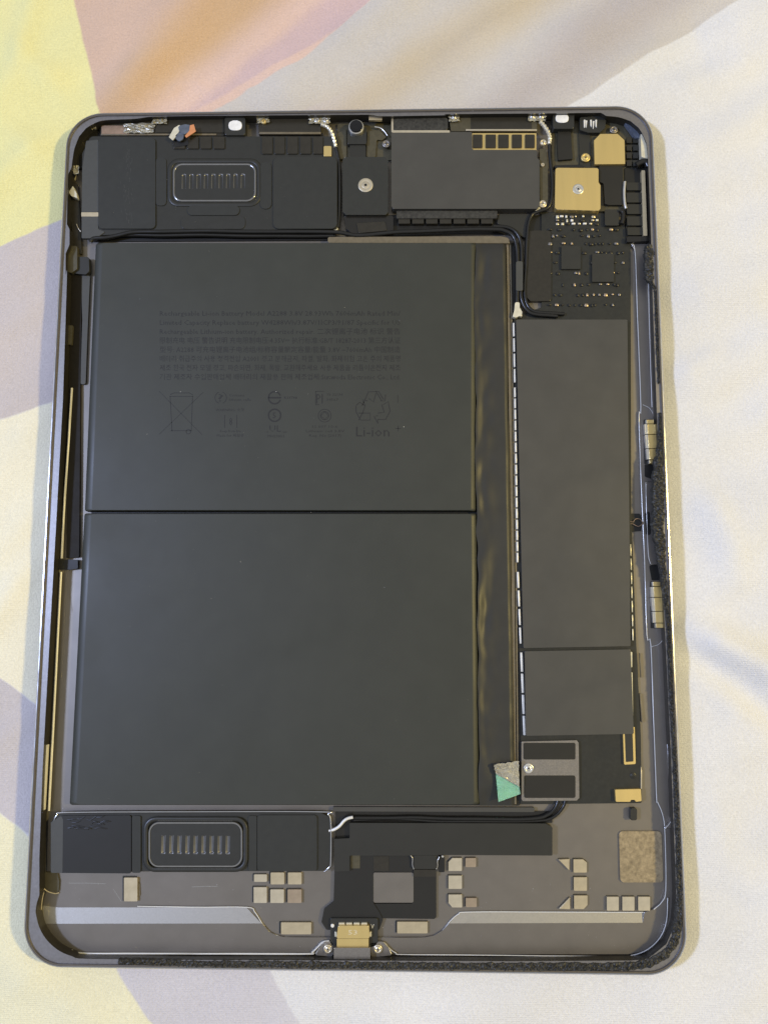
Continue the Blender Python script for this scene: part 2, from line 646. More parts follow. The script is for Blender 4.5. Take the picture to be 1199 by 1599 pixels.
    seg((-80, 560), (70, 470), 5, 0.7)
    seg((-60, 130), (120, 120), 5, 0.6)
    seg((-40, 1010), (48, 880), 4, 0.8)
    seg((-30, 1180), (40, 1120), 4, 0.6)
    seg((-60, 1420), (60, 1560), 9, 0.8)
    seg((180, 172), (330, -40), 8, 1.4)
    seg((420, 160), (640, -20), 7, 1.1)
    for a, c in zip([(235, 150), (268, 146), (275, 133), (290, 128), (308, 129), (320, 140), (335, 143), (350, 138)],
                    [(268, 146), (275, 133), (290, 128), (308, 129), (320, 140), (335, 143), (350, 138), (400, 142)]):
        seg(a, c, 0.9, 0.35, 2)
    for a, c, wd, h in (((1070, 300), (1210, 262), 5, .8), ((1060, 380), (1260, 330), 6, .7), ((1080, 520), (1210, 470), 5, .7), ((1075, 690), (1230, 640), 6, .9),
                        ((1095, 760), (1150, 900), 5, .8), ((1120, 930), (1250, 880), 5, .7), ((1100, 1060), (1180, 1130), 4, .8), ((1110, 1180), (1260, 1140), 6, .8),
                        ((1120, 1360), (1250, 1400), 6, .9), ((1090, 1440), (1240, 1470), 6, .7), ((1000, 1560), (1200, 1545), 6, .6), ((700, 1590), (860, 1545), 5, .5),
                        ((480, 1560), (640, 1600), 5, .5), ((760, 140), (930, 30), 6, .8), ((690, 100), (800, 20), 5, .7), ((930, 120), (1060, 60), 5, .8), ((1040, 140), (1190, 90), 5, .8),
                        ((20, 60), (100, 150), 4, .7), ((10, 200), (80, 250), 4, .6), ((10, 700), (60, 660), 4, .5), ((5, 860), (50, 800), 4, .5), ((20, 1500), (140, 1580), 6, .7)):
        seg(a, c, wd, h, 14)
    # small puckers
    V = np.zeros_like(X)
    for i in range(X.shape[0]):
        for j in range(X.shape[1]):
            if abs(X[i, j]) < 170 and abs(Y[i, j]) < 200:
                u_, v_ = 0.87 * X[i, j] + 0.5 * Y[i, j], -0.5 * X[i, j] + 0.87 * Y[i, j]
                V[i, j] = noise.noise(Vector((u_ / 30, v_ / 10, 4.2))) * 0.95 + noise.noise(Vector((X[i, j] / 9, Y[i, j] / 12, 1.2))) * 0.26 + noise.noise(Vector((X[i, j] / 4.5, Y[i, j] / 6, 9.2))) * 0.07
    Z += V * free
    Z = Z - 0.15
    inside = D <= 3.5
    Z = np.where(inside, np.minimum(Z, -0.05), Z)
    nx, ny = len(xs), len(ys)
    verts = [(X[i, j] * MM, Y[i, j] * MM, Z[i, j] * MM) for i in range(ny) for j in range(nx)]
    faces = [(i * nx + j, i * nx + j + 1, (i + 1) * nx + j + 1, (i + 1) * nx + j) for i in range(ny - 1) for j in range(nx - 1)]
    me = bpy.data.meshes.new('bed_sheet')
    me.from_pydata(verts, [], faces)
    me.materials.append(m)
    me.polygons.foreach_set('use_smooth', [True] * len(me.polygons))
    o = bpy.data.objects.new('bed_sheet', me)
    COL.objects.link(o)
    o['label'] = 'crumpled cotton bed sheet printed in cream, yellow, pink and mauve lying under the opened tablet'
    o['category'] = 'bed sheet'


build_sheet()

# ------------------------------------------------------------------ the tablet
T = bpy.data.objects.new('opened_tablet', None)
COL.objects.link(T)
T.empty_display_size = 0.02
T['w'] = (0.0, 0.0, 0.0)
T['label'] = 'opened space grey tablet without its screen, battery and circuit boards exposed, lying on the sheet'
T['category'] = 'tablet'


def outline(off, z, r=11.0, n=14):
    hx, hy = 89.25 - off, 123.8 - off
    rr = max(0.5, r - off)
    pts = []
    for cx_, cy_, a0 in ((hx - rr, hy - rr, 0), (-hx + rr, hy - rr, 90), (-hx + rr, -hy + rr, 180), (hx - rr, -hy + rr, 270)):
        for k in range(n + 1):
            a = math.radians(a0 + 90 * k / n)
            pts.append(Vector((cx_ + rr * math.cos(a), cy_ + rr * math.sin(a), z)))
    return pts


LEDGE = 5.5
FLOOR = 1.0
INNER = [(99, 620), (105, 435), (103, 428), (103, 396), (109, 382), (109, 358), (105, 350), (106, 296), (107, 272), (112, 262), (114, 248), (117, 231), (124, 213),
         (135, 200), (150, 191.5), (166, 187.5), (210, 185.5), (240, 182), (300, 181), (500, 179.5), (575, 179), (600, 181.5), (690, 180), (705, 178), (850, 177), (938, 176), (946, 181),
         (966, 183), (984, 189), (997, 200), (1006, 216), (1011, 240), (1015, 340), (1019, 480), (1027, 700), (1036, 950), (1047, 1180), (1054, 1360), (1055, 1410),
         (1052, 1446), (1040, 1474), (1018, 1492), (985, 1500), (800, 1501), (560, 1500), (300, 1499), (140, 1497.5), (112, 1493), (90, 1483), (72, 1466), (61, 1446), (56, 1424), (58, 1410), (62, 1398), (62, 1340), (67, 1200), (79, 980), (87, 840)]


def housing():
    bm = bmesh.new()
    prof = [(1.6, 0.0), (0.5, 0.35), (0.0, 1.2), (0.0, 5.55), (0.08, 5.80), (0.26, 5.96), (0.58, 6.02), (0.62, 5.85), (0.98, 5.85), (1.02, 5.5)]
    rings = [[bm.verts.new(p) for p in outline(o, z)] for o, z in prof]
    N = len(rings[0])
    for j, (a, b) in enumerate(zip(rings, rings[1:])):
        for k in range(N):
            f = bm.faces.new((a[k], a[(k + 1) % N], b[(k + 1) % N], b[k]))
            f.material_index = 2 if j in (4, 5, 6) else 1
    bm.faces.new(list(reversed(rings[0]))).material_index = 0
    raw = fillet([U(x, y, LEDGE) for x, y in INNER], 0.8, 3)
    raw = clean(raw, 0.25)
    inn = []
    n_ = len(raw)
    for i in range(n_):
        a_, b_, c_, d_ = raw[i - 1], raw[i], raw[(i + 1) % n_], raw[(i + 2) % n_]
        st = 4 if 1.2 < (c_ - b_).length < 9 else 1
        for k in range(st):
            t = k / st
            inn.append(0.5 * ((2 * b_) + (c_ - a_) * t + (2 * a_ - 5 * b_ + 4 * c_ - d_) * t * t + (3 * b_ - a_ - 3 * c_ + d_) * t ** 3) if st > 1 else b_.copy())
    inn = clean(inn, 0.05)
    vi = [bm.verts.new(p) for p in inn]
    ei = [bm.edges.new((vi[i], vi[(i + 1) % len(vi)])) for i in range(len(vi))]
    last = rings[-1]
    eo = [bm.edges.get((last[i], last[(i + 1) % N])) for i in range(N)]
    r = bmesh.ops.triangle_fill(bm, edges=ei + eo, use_beauty=True)
    for f in r['geom']:
        if isinstance(f, bmesh.types.BMFace):
            f.material_index = 1
    # inner wall with a small fillet at the floor
    prev = vi
    for dz, inset, mi in ((5.25, -0.10, 2), (1.35, -0.25, 3), (FLOOR, 0.1, 3)):
        cur = []
        M_ = len(inn)
        for i in range(M_):
            t = (inn[(i + 1) % M_] - inn[i - 1])
            nn = Vector((t.y, -t.x, 0)).normalized()     # towards the outside or the inside
            c = inn[i] + nn * 0.05
            s = 1 if (c.xy.length > inn[i].xy.length) else -1
            q = inn[i] + nn * s * (-inset if inset > 0 else -inset)
            cur.append(bm.verts.new((q.x, q.y, dz)))
        for i in range(M_):
            bm.faces.new((prev[i], prev[(i + 1) % M_], cur[(i + 1) % M_], cur[i])).material_index = mi
        prev = cur
    bm.faces.new(prev).material_index = 0
    return put('housing', bm, ['alu', 'rim', 'alu_edge', 'wall'], T, None, 30)


HS = housing()
bm = bmesh.new()
a, b = [bm.verts.new(p) for p in outline(0.63, 5.99)], [bm.verts.new(p) for p in outline(0.96, 5.92)]
c_ = [bm.verts.new(p) for p in outline(0.99, 5.3)]
for k in range(len(a)):
    k2 = (k + 1) % len(a)
    bm.faces.new((a[k], a[k2], b[k2], b[k]))
    bm.faces.new((b[k], b[k2], c_[k2], c_[k]))
put('gasket', bm, 'gasket', HS, 'thin brown gasket line round the rim', 30)

# raised ledge along the bottom and the right, leaving the recessed floor plate
LINE1 = [(1005, 1424.5), (1020, 1420), (1033, 1408), (1039, 1388), (1037.5, 1300), (1034, 1272), (1026, 1252), (1024.5, 1243), (1020, 1125), (1015.5, 1006), (1009.5, 992), (1006, 880),
         (1000, 740), (997, 648), (1000, 636), (995, 500), (991, 394), (984, 380)]
Z1 = 1.6
ledge = [(58, 1442), (409, 1442), (420, 1455), (432, 1461), (446, 1463.5), (515, 1464), (590, 1464.5), (662, 1464), (678, 1461), (691, 1453), (701, 1442), (1004, 1442)] + LINE1 + \
        [(1016, 380), (1025, 640), (1036, 950), (1052, 1360), (1052, 1420), (1040, 1462), (1010, 1484), (980, 1490), (560, 1490), (130, 1489), (100, 1483), (74, 1464)]
slab('floor_ledge', ledge, Z1, FLOOR - 0.2, 'alu', HS, 0.25, 0.16, None, 3, 'alu_edge', 3)


def ramp(px_low, px_high):
    bm = bmesh.new()
    lo = [bm.verts.new(U(x, y, FLOOR + 0.02)) for x, y in px_low]
    hi = [bm.verts.new(U(x, y, Z1 - 0.01)) for x, y in px_high]
    bh = [bm.verts.new(v.co - Vector((0, 0, Z1 - FLOOR))) for v in hi]
    for i in range(len(lo) - 1):
        bm.faces.new((lo[i], hi[i], hi[i + 1], lo[i + 1]))
    bm.faces.new(hi + bh[::-1])
    bm.faces.new((lo[-1], hi[-1], bh[-1]))
    bm.faces.new((lo[0], hi[0], bh[0]))
    bm.faces.new(lo + bh[::-1])
    return put('ramp', bm, 'alu_ramp_lit', HS, None, 0)


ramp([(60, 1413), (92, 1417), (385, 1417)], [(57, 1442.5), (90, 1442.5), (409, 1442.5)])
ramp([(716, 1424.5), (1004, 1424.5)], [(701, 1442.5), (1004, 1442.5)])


def thin_edge(px, z=Z1, rad=0.13, m='glint_line', label=None, name='edge_glint'):  # pale tube painted in as the highlight along a step edge
    return tube(name, [(x, y, z) for x, y in px], rad, m, HS, label, 6, 4)


thin_edge([(215, 1415), (300, 1416.5), (385, 1416.5), (398, 1424), (409, 1441), (420, 1454.5), (434, 1461), (450, 1463.5), (515, 1464)], FLOOR + 0.3, 0.15)
thin_edge([(590, 1464.5), (662, 1464), (678, 1461), (691, 1453), (703, 1438), (716, 1427), (732, 1424), (850, 1424), (1004, 1424.5)], FLOOR + 0.3, 0.15)
thin_edge(LINE1[1:], Z1 + 0.03, 0.14)
thin_edge([(112, 1484), (135, 1488.5), (300, 1489), (475, 1489.5), (487, 1487), (497, 1478), (504, 1471), (514, 1469)], 2.1, 0.26)
thin_edge([(592, 1470), (600, 1472), (607, 1480), (618, 1488), (632, 1490.5), (760, 1491.5), (960, 1493.5), (985, 1492), (1010, 1483), (1030, 1464), (1040, 1438), (1042, 1402)], 2.1, 0.14)
for pts in ([(1010, 442), (1014, 560), (1017, 636), (1021, 650), (1026, 660), (1030, 660), (1022, 442)],
            [(1007, 752), (1009, 830), (1011, 872), (1016, 882), (1030, 882), (1024, 752)],
            [(1036.5, 985), (1038, 1015), (1043, 1015), (1041, 985)],
            [(1041, 1162), (1046, 1258), (1047, 1274), (1044, 1284), (1036, 1294), (1050, 1294), (1052, 1162)]):
    slab('floor_ledge', pts, 2.4, Z1, 'alu', HS, 0.2, 0.16, None, 3, 'alu_edge', 3)
thin_edge([(1012, 442), (1015, 560), (1017.5, 636)], 2.4, 0.10)
thin_edge([(1018, 537), (1021, 592)], 2.6, 0.09)
thin_edge([(1009, 756), (1008, 764), (1010, 830), (1012, 868), (1015, 880)], 2.4, 0.10)
thin_edge([(1037, 985), (1038, 1014)], 2.4, 0.09)
thin_edge([(1045, 1160), (1049, 1240), (1050.5, 1270), (1046, 1284), (1038, 1294)], 2.4, 0.10)
thin_edge([(1003, 632), (1014, 638), (1022, 652)], 1.8, 0.08)
thin_edge([(1016, 1010), (1028, 1006), (1035, 997), (1038, 986)], 1.8, 0.08)
# left-hand step, its warm lamp glint painted as pale tubes
thin_edge([(113, 606), (107, 700), (101, 790), (97, 872)], 2.3, 0.33, 'pale', 'warm lamp glint painted along the foot of the left wall')
thin_edge([(96, 893), (91, 990), (85, 1110), (77, 1266)], 2.3, 0.33, 'pale', 'warm lamp glint painted along the foot of the left wall')
slab('contact_strip', [(71, 1163), (75, 1163), (69.5, 1265), (65, 1265)], 3.6, 2.6, 'pale', HS, 0, 0.15, 'short pale gold strip high on the left wall')
slab('contact_strip', [(107, 508), (114, 508), (112, 538), (105, 538)], 2.9, 1.4, 'olive', HS, 0.2, 0.1)
# milled arcs of the lower left corner, highlights painted as gold tubes
tube('edge_glint', [(61, 1362, 3.0), (63, 1378, 2.4), (72, 1390, 1.9), (85, 1395, 1.5), (93, 1394, 1.2)], 0.16, 'gold_and_glint', HS)
tube('edge_glint', [(69, 1392, 1.9), (66, 1408, 1.9), (65, 1430, 1.8), (72, 1456, 1.8), (88, 1477, 1.8), (112, 1488, 1.8)], 0.16, 'gold_and_glint', HS)
slab('corner_web', [(62, 1362), (90, 1362), (93, 1376), (92, 1393), (80, 1392), (68, 1385)], 1.5, FLOOR, 'olive', HS, 0.4, 0.1)

# ------------------------------------------------------------------ battery
BT = None


def battery():
    global BT
    base = slab('battery', [(160, 383), (748, 381), (812, 379), (812, 1258), (125, 1254)], 1.6, FLOOR, 'deep', T, 0.6, 0.05, 'large two cell black battery filling the middle of the tablet')
    BT = base

    def cell(pts, lab=None):
        zt = 4.2
        top = fillet([U(x, y, zt) for x, y in pts], 0.7, 4)
        bm = bmesh.new()
        top = clean(top)
        C = sum(top, Vector()) / len(top)
        rings = []
        for ins, z in ((2.5, zt), (2.1, zt - 0.03), (0.5, zt - 0.48), (0.12, zt - 0.85), (0.0, zt - 1.2), (0.0, 1.5)):
            rg = []
            for p in top:
                hx = abs(p.x - C.x)
                hy = abs(p.y - C.y)
                X_ = math.copysign(max(hx - ins * (1.0 if p.x < C.x else 0.7), 0), p.x - C.x)
                Y_ = math.copysign(max(hy - ins * 0.13, 0), p.y - C.y)
                rg.append(bm.verts.new((C.x + X_, C.y + Y_, z)))
            rings.append(rg)
        bm.faces.new(rings[0])
        N = len(top)
        for a, b in zip(rings, rings[1:]):
            for k in range(N):
                bm.faces.new((a[k], a[(k + 1) % N], b[(k + 1) % N], b[k]))
        return put('cell', bm, 'battery', base, lab, 35)
    cell([(148, 378), (744, 378), (744, 798), (130.5, 798)], 'upper battery cell with faint printed lettering')
    cell([(130, 801), (744.5, 801), (749, 1258), (106.5, 1258)], 'plain lower battery cell')
    # print
    ZP = 4.215
    bm = bmesh.new()
    lines = ['Rechargeable Li-ion Battery Model A2288 3.8V 28.93Wh 7606mAh Rated Min/',
             'Limited Capacity Replace battery W4288Wh/3.87V/1ICP3/91/87 Specific for US',
             'Rechargeable Lithium-ion battery. Authorized repair. 二次锂离子电池 标识 警告',
             '限制充电 电压 警告说明 充电限制电压:4.35V⎓ 执行标准:GB/T 18287-2013 第三方认证',
             '型号: A2288 可充电锂离子电池组/标称容量额定容量/能量 3.8V ~7606mAh 中国制造',
             '배터리 취급주의 사용 정격전압 A2001 경고 분해금지, 파열, 발화, 화재위험 고온 주의 제품명',
             '제조 한국 전자 모델 경고, 파손되면, 화재, 폭발, 교환해주세요 사용 제품을 리튬이온전지 제조',
             '기관 제조자 수입판매업체 배터리의 재활용 판매 제조업체:Sunwoda Electronic Co., Ltd.']
    for i, s in enumerate(lines):
        text_into(bm, s, 250, 493 + i * 14.2, 375, 7.6, ZP)
    put('printed_lettering', bm, 'ink', base, 'eight lines of small dark print on the upper cell', 0)
    bm = bmesh.new()
    text_into(bm, 'Li-ion', 556, 681.5, 52, 15.5, ZP)
    for s, x, y, w_, h in (('?', 341, 627, 8, 12), ('Contains', 358, 619, 24, 4), ('lithium cells', 358, 626, 34, 4), ('WARNING: 소형', 337, 642, 44, 4), ('8', 358, 664, 5, 12),
                           ('Keep from fire', 344, 675, 32, 4), ('Made for 재활용', 339, 682, 42, 4), ('R33798', 444, 623, 20, 4), ('5', 426, 653, 5, 9), ('UL', 421, 674, 18, 10),
                           ('c', 416, 676, 3, 4), ('us', 442, 676, 6, 4), ('MH29853', 418, 683, 26, 4), ('PI', 494, 630, 10, 15), ('Yb 22134', 510, 618, 25, 4), ('34567', 510, 626, 18, 4),
                           ('1S 607 10-6', 488, 668, 39, 4), ('Lithium cell 3.8V', 478, 675, 60, 4), ('Reg. No.(2017)', 483, 682, 50, 4)):
        text_into(bm, s, x, y, w_, h, ZP)
    S = lambda pts, w_=0.2: ribbon(bm, [U(x, y, ZP) for x, y in pts], w_)
    circ = lambda x, y, r, a0=0, a1=360, w_=0.2: S([(x + r * math.cos(math.radians(a0 + (a1 - a0) * k / 24)), y + r * math.sin(math.radians(a0 + (a1 - a0) * k / 24))) for k in range(25)], w_)
    # crossed-out wheelie bin
    S([(266, 619), (269, 673)]); S([(301, 619), (299, 672)]); S([(267, 672.5), (300, 672.5)]); S([(265, 619), (302, 619)])
    S([(266, 616), (272, 613.5), (296, 613.5), (302, 617)]); circ(294.5, 674, 3.5)
    S([(249, 678), (318, 612)], 0.14); S([(249, 611), (316, 679)], 0.14)
    circ(345, 621, 9, 110, 250); circ(345, 621, 9, -70, 70)
    S([(351, 648), (351, 668)]); S([(370, 648), (370, 668)])
    circ(429, 621, 9.5, 20, 340, 0.45); S([(419.5, 621), (439, 621)], 0.5)
    circ(429, 648.5, 9.5, 0, 360, 0.45)
    S([(493, 611), (493, 632)]); S([(493, 611), (506, 611)]); S([(493, 632), (499, 632)])
    circ(507, 649, 10); circ(507, 649, 6.5); S([(507, 643), (513, 649), (507, 655), (501, 649), (507, 643)])
    # three chasing arrows
    S([(570, 624), (575, 612), (591, 611), (599, 624)], 0.26); S([(570, 624), (565, 634)], 0.26); S([(574, 626), (566, 624), (570, 633)], 0.26)
    S([(576, 622), (583, 628), (587, 614)], 0.26); S([(594, 626), (601, 626), (602, 616)], 0.26); S([(587, 611), (596, 626)], 0.26)
    S([(556, 633), (562, 628), (570, 634), (566, 645)], 0.26); S([(556, 634), (556, 643), (563, 656), (578, 656), (578, 645), (560, 645)], 0.26); S([(566, 645), (560, 656)], 0.26)
    S([(598, 632), (606, 627), (609, 642), (602, 655), (590, 655)], 0.26); S([(590, 649), (584, 650), (590, 661), (590, 655)], 0.26); S([(590, 645), (600, 644), (596, 632)], 0.26)
    S([(621, 617), (621, 629)]); S([(617, 669), (626, 669)]); S([(621.5, 664.5), (621.5, 673.5)])
    put('printed_symbols', bm, 'ink', base, 'printed recycling arrows, crossed bin, safety marks and Li-ion lettering', 0)

    # the wrinkled film over the battery's right-hand terminals
    bm = bmesh.new()
    ny, nx = 150, 26
    grid = []
    for i in range(ny + 1):
        t = i / ny
        y = 380 + t * (1258 - 380)
        wob_ = 3.0 * noise.noise(Vector((t * 14, 1.3, 0))) + 2.0 * noise.noise(Vector((t * 34, 5.3, 0)))
        xl = 740 + 9 * t + wob_
        xr = 789 + 14 * t + 0.6 * noise.noise(Vector((t * 12, 8, 0)))
        row = []
        for j in range(nx + 1):
            s = j / nx
            x = xl + (xr - xl) * s
            wdt = 0.24 + 0.16 * noise.noise(Vector((t * 13, 3.3, 0)))
            fall = min(s / wdt, 1)
            fall = fall * fall * (3 - 2 * fall)
            drop = max(0.10, 0.42 + 0.7 * noise.noise(Vector((t * 8.5, 6.1, 0))) + 0.4 * noise.noise(Vector((t * 31, 2.1, 0))))
            z = 3.75 + 0.22 * noise.noise(Vector((t * 6, 0.7, 0))) + drop * (0.35 - fall)
            crease = noise.noise(Vector((s * 1.3 + t * 4, t * 10, 2.0)))
            crease2 = noise.noise(Vector((s * 2.5 - t * 8, t * 22, 7.0)))
            amp = math.exp(-((s - 0.25) / 0.28) ** 2)
            z += amp * (0.55 * abs(crease) + 0.24 * crease2)
            if s > 0.92:
                z -= (s - 0.92) * 6
            if t > 0.97:
                z -= (t - 0.97) * 30
            if t < 0.01:
                z -= (0.01 - t) * 50
            row.append(bm.verts.new(U(x, y, max(z, 2.2))))
        grid.append(row)
    for i in range(ny):
        for j in range(nx):
            bm.faces.new((grid[i][j], grid[i][j + 1], grid[i + 1][j + 1], grid[i + 1][j]))
    put('terminal_film', bm, 'film', base, 'wrinkled glossy black film over the terminals on the right of the cells', 0)
    me = bpy.data.objects['terminal_film'].data
    me.polygons.foreach_set('use_smooth', [True] * len(me.polygons))
    slab('film_edge', [(790, 377), (794, 377), (803, 900), (806, 1256), (803, 1256), (798, 900)], 2.5, 1.6, 'tan', base, 0, 0.1, 'tan edge of the film beside the right hand cable channel')
    slab('film_edge', [(794.5, 379), (797.5, 379), (807, 900), (809, 1190), (807, 1190), (804, 900)], 2.1, 1.5, 'tan', base, 0, 0.1)
    slab('film_edge', [(512, 370), (782, 369), (794, 372), (796, 380), (512, 379)], 3.3, 1.5, 'tan', base, 0.4, 0.15, 'tan border above the upper cell')
    slab('film_edge', [(520, 1260), (834, 1261), (834, 1268), (520, 1267)], 2.2, 1.2, 'shield', base, 0.2, 0.1)
    # torn silver scrap with mint liner
    rnd_ = random.Random(2)

    def leaf(name, quad, zf, m, lab, n=10, th=0.07, jit=0.0):
        bm = bmesh.new()
        g = []
        for i in range(n + 1):
            row = []
            for j in range(n + 1):
                u, v = j / n, i / n
                x = (quad[0][0] * (1 - u) + quad[1][0] * u) * (1 - v) + (quad[3][0] * (1 - u) + quad[2][0] * u) * v
                y = (quad[0][1] * (1 - u) + quad[1][1] * u) * (1 - v) + (quad[3][1] * (1 - u) + quad[2][1] * u) * v
                k = 1.6 if i == 0 else 1.0
                row.append(bm.verts.new(U(x + rnd_.uniform(-1, 1) * jit, y + rnd_.uniform(-1, 1) * jit * k, zf(u, v))))
            g.append(row)
        for i in range(n):
            for j in range(n):
                bm.faces.new((g[i][j], g[i][j + 1], g[i + 1][j + 1], g[i + 1][j]))
        bmesh.ops.solidify(bm, geom=bm.faces[:], thickness=th)
        return put(name, bm, m, base, lab, 30)
    leaf('torn_foil', [(770.5, 1193.5), (809.5, 1188.5), (810.5, 1229), (773.5, 1208)], lambda u, v: 5.15 + rnd_.uniform(-0.18, 0.18) + 0.35 * (1 - v) * (1 - u), 'foil', 'torn silver foil corner of the mint tab', 11, 0.06, 0.7)
    leaf('liner_tab', [(773.5, 1207), (810.5, 1228), (812, 1240), (778, 1252.5)], lambda u, v: 4.85 + 0.45 * (v * (1 - u)) ** 2 + 0.08 * math.sin(u * 5), 'mint', 'mint green liner tab peeking from under torn foil', 10, 0.05, 0.12)


battery()

# ------------------------------------------------------------------ upper loudspeaker
SP = slab('loudspeaker', [(142, 213), (527, 213), (527, 358), (330, 359), (142, 368), (128, 362), (129, 240)], 3.5, FLOOR, 'plastic', T, 0.9, 0.15, 'upper left loudspeaker with a black tape pad on each side')
slab('tape_pad', (154, 215, 243, 357), 3.95, 3.4, 'pad', SP, 1.3, 0.06, 'large left tape pad with pale scuffs')
slab('tape_pad', (427, 245, 526, 357), 3.95, 3.4, 'pad', SP, 1.6, 0.06, 'square right tape pad')
slab('side_strip', [(135, 220), (154, 218), (154, 331), (128, 331), (129, 262)], 3.7, 2.6, 'padgray', SP, 0.3, 0.06)
slab('side_strip', [(128, 338), (154, 338), (154, 358), (165, 362), (150, 372), (128, 372)], 3.7, 2.6, 'padgray', SP, 0.3, 0.06)
slab('brass_band', (127.5, 331.5, 154, 338), 3.72, 3.0, 'brass', SP, 0.1, 0.06)
slab('foam_bar', (243.5, 246, 260, 321), 3.75, 3.4, 'pad', SP, 1.2, 0.06)
slab('foam_bar', (406.5, 253, 424, 326), 3.75, 3.4, 'pad', SP, 1.5, 0.06)
slab('foam_bar', (293, 320.5, 374, 336), 3.8, 3.4, 'pad', SP, 1.4, 0.06)
slab('foam_bar', (283, 337.5, 383, 357.5), 3.7, 3.3, 'plastic', SP, 1.4, 0.06)


def ring(name, x0, y0, x1, y1, wpx, zt, zb, m, parent, r, label=None, bev=0.15, edge=None):
    o_ = clean(fillet([U(x, y, zt) for x, y in R4(x0, y0, x1, y1)], r, 7))
    i_ = clean(fillet([U(x, y, zt) for x, y in R4(x0 + wpx, y0 + wpx, x1 - wpx, y1 - wpx)], max(r - wpx * 0.19, 0.3), 7))
    if len(o_) != len(i_):
        return None
    bm = bmesh.new()
    N = len(o_)
    loops = []
    for f_, z in ((0, zb), (0, zt - 0.15), (0.15, zt), (0.85, zt), (1, zt - 0.15), (1, zb)):
        loops.append([bm.verts.new((o_[k].x + (i_[k].x - o_[k].x) * f_, o_[k].y + (i_[k].y - o_[k].y) * f_, z)) for k in range(N)])
    for a, b in zip(loops, loops[1:]):
        for k in range(N):
            bm.faces.new((a[k], a[(k + 1) % N], b[(k + 1) % N], b[k]))
    return put(name, bm, m, parent, label, 60)


def membrane(x0, y0, x1, y1, ribs, ry0, ry1, parent, rw):
    ring('surround', x0, y0, x1, y1, 7, 3.75, 3.2, 'plastic', parent, 3.4)
    ring('surround_ring', x0 + 8, y0 + 7.5, x1 - 8, y1 - 7.5, 3.2, 3.9, 3.3, 'ringgloss', parent, 2.9, 'shiny inner ring round the ribbed plate')
    zt = 3.72
    outer = clean(fillet([U(x, y, zt) for x, y in R4(x0 + 11, y0 + 10.5, x1 - 11, y1 - 10.5)], 2.3, 6))
    bm = bmesh.new()
    bm.faces.new([bm.verts.new(p) for p in outer])
    holes = []

    def cut(co, no):
        bmesh.ops.bisect_plane(bm, geom=bm.verts[:] + bm.edges[:] + bm.faces[:], plane_co=co, plane_no=no)
    cut(U(x0, ry0, zt), (0, 1, 0))
    cut(U(x0, ry1, zt), (0, 1, 0))
    for x in ribs:
        pa, pb = U(x - rw, (ry0 + ry1) / 2, zt), U(x + rw, (ry0 + ry1) / 2, zt)
        cut(pa, (1, 0, 0))
        cut(pb, (1, 0, 0))
        holes.append((pa.x, pb.x))
    yt_, yb_ = U(x0, ry0, zt).y, U(x0, ry1, zt).y
    gone = [f for f in bm.faces if yb_ < f.calc_center_median().y < yt_ and any(h0 < f.calc_center_median().x < h1 for h0, h1 in holes)]
    bmesh.ops.delete(bm, geom=gone, context='FACES')
    for x in ribs:
        lp = clean(fillet([U(a_, b_, zt) for a_, b_ in R4(x - rw, ry0, x + rw, ry1)], 0.52, 5))
        sb = bmesh.new()
        c_ = sum(lp, Vector()) / len(lp)
        rg = []
        for ins, z in ((-0.30, zt - 0.03), (0.0, zt - 0.03), (0.10, zt - 0.08), (0.30, zt - 0.34), (0.40, zt - 0.40)):
            rr_ = []
            for p in lp:
                d = (p - c_)
                hl = (U(x, ry1, zt) - U(x, ry0, zt)).length / 2 - 0.52
                axis_y = max(-hl, min(hl, d.y))
                core = Vector((0, axis_y, 0))
                off = d - core
                k = max(0.05, (off.length - ins) / off.length) if off.length > 1e-6 else 0
                q = c_ + core + off * k
                rr_.append(sb.verts.new((q.x, q.y, z)))
            rg.append(rr_)
        for u_, v_ in zip(rg, rg[1:]):
            for i in range(len(u_)):
                sb.faces.new((u_[i], u_[(i + 1) % len(u_)], v_[(i + 1) % len(u_)], v_[i]))
        sb.faces.new(rg[-1])
        put('slot', sb, 'ribgloss', parent, None, 60)
    put('diaphragm', bm, 'plastic', parent, 'ribbed plate with nine slots', 0)


membrane(262, 247, 408, 322, [287.5 + 11.5 * i for i in range(9)], 272, 295, SP, 3.2)
for x0, x1 in ((271, 289), (293, 310), (313, 330), (333.5, 351)):
    slab('contact_block', (x0, 213, x1, 232), 3.9, 3.2, 'brown', SP, 0.2, 0.15)
for x0, x1 in ((409, 425.5), (429, 444.5), (449, 465), (469, 485.5), (489, 504)):
    slab('contact_block', (x0, 213, x1, 240), 3.9, 3.2, 'brown', SP, 0.2, 0.15)
slab('end_cap', (505.5, 228, 517.5, 244), 4.0, 3.2, 'gold', SP, 0.25, 0.12)
for x, y in ((224, 361), (247, 361.5), (335, 361), (361, 361)):
    slab('solder_dot', (x - 1.2, y - 1.2, x + 1.2, y + 1.2), 3.2, 2.9, 'silver', SP, 0.1, 0.05)
# scuffs on the left pad
bm = bmesh.new()
for k in range(60):
    x = 200 + random.gauss(0, 5)
    y = random.uniform(232, 350)
    ribbon(bm, [U(x, y, 3.957), U(x + random.uniform(-1.5, 1.5), y + random.uniform(2, 7), 3.957)], random.uniform(0.03, 0.10))
put('scuff_marks', bm, 'padgray', SP, None, 0, kind='stuff')

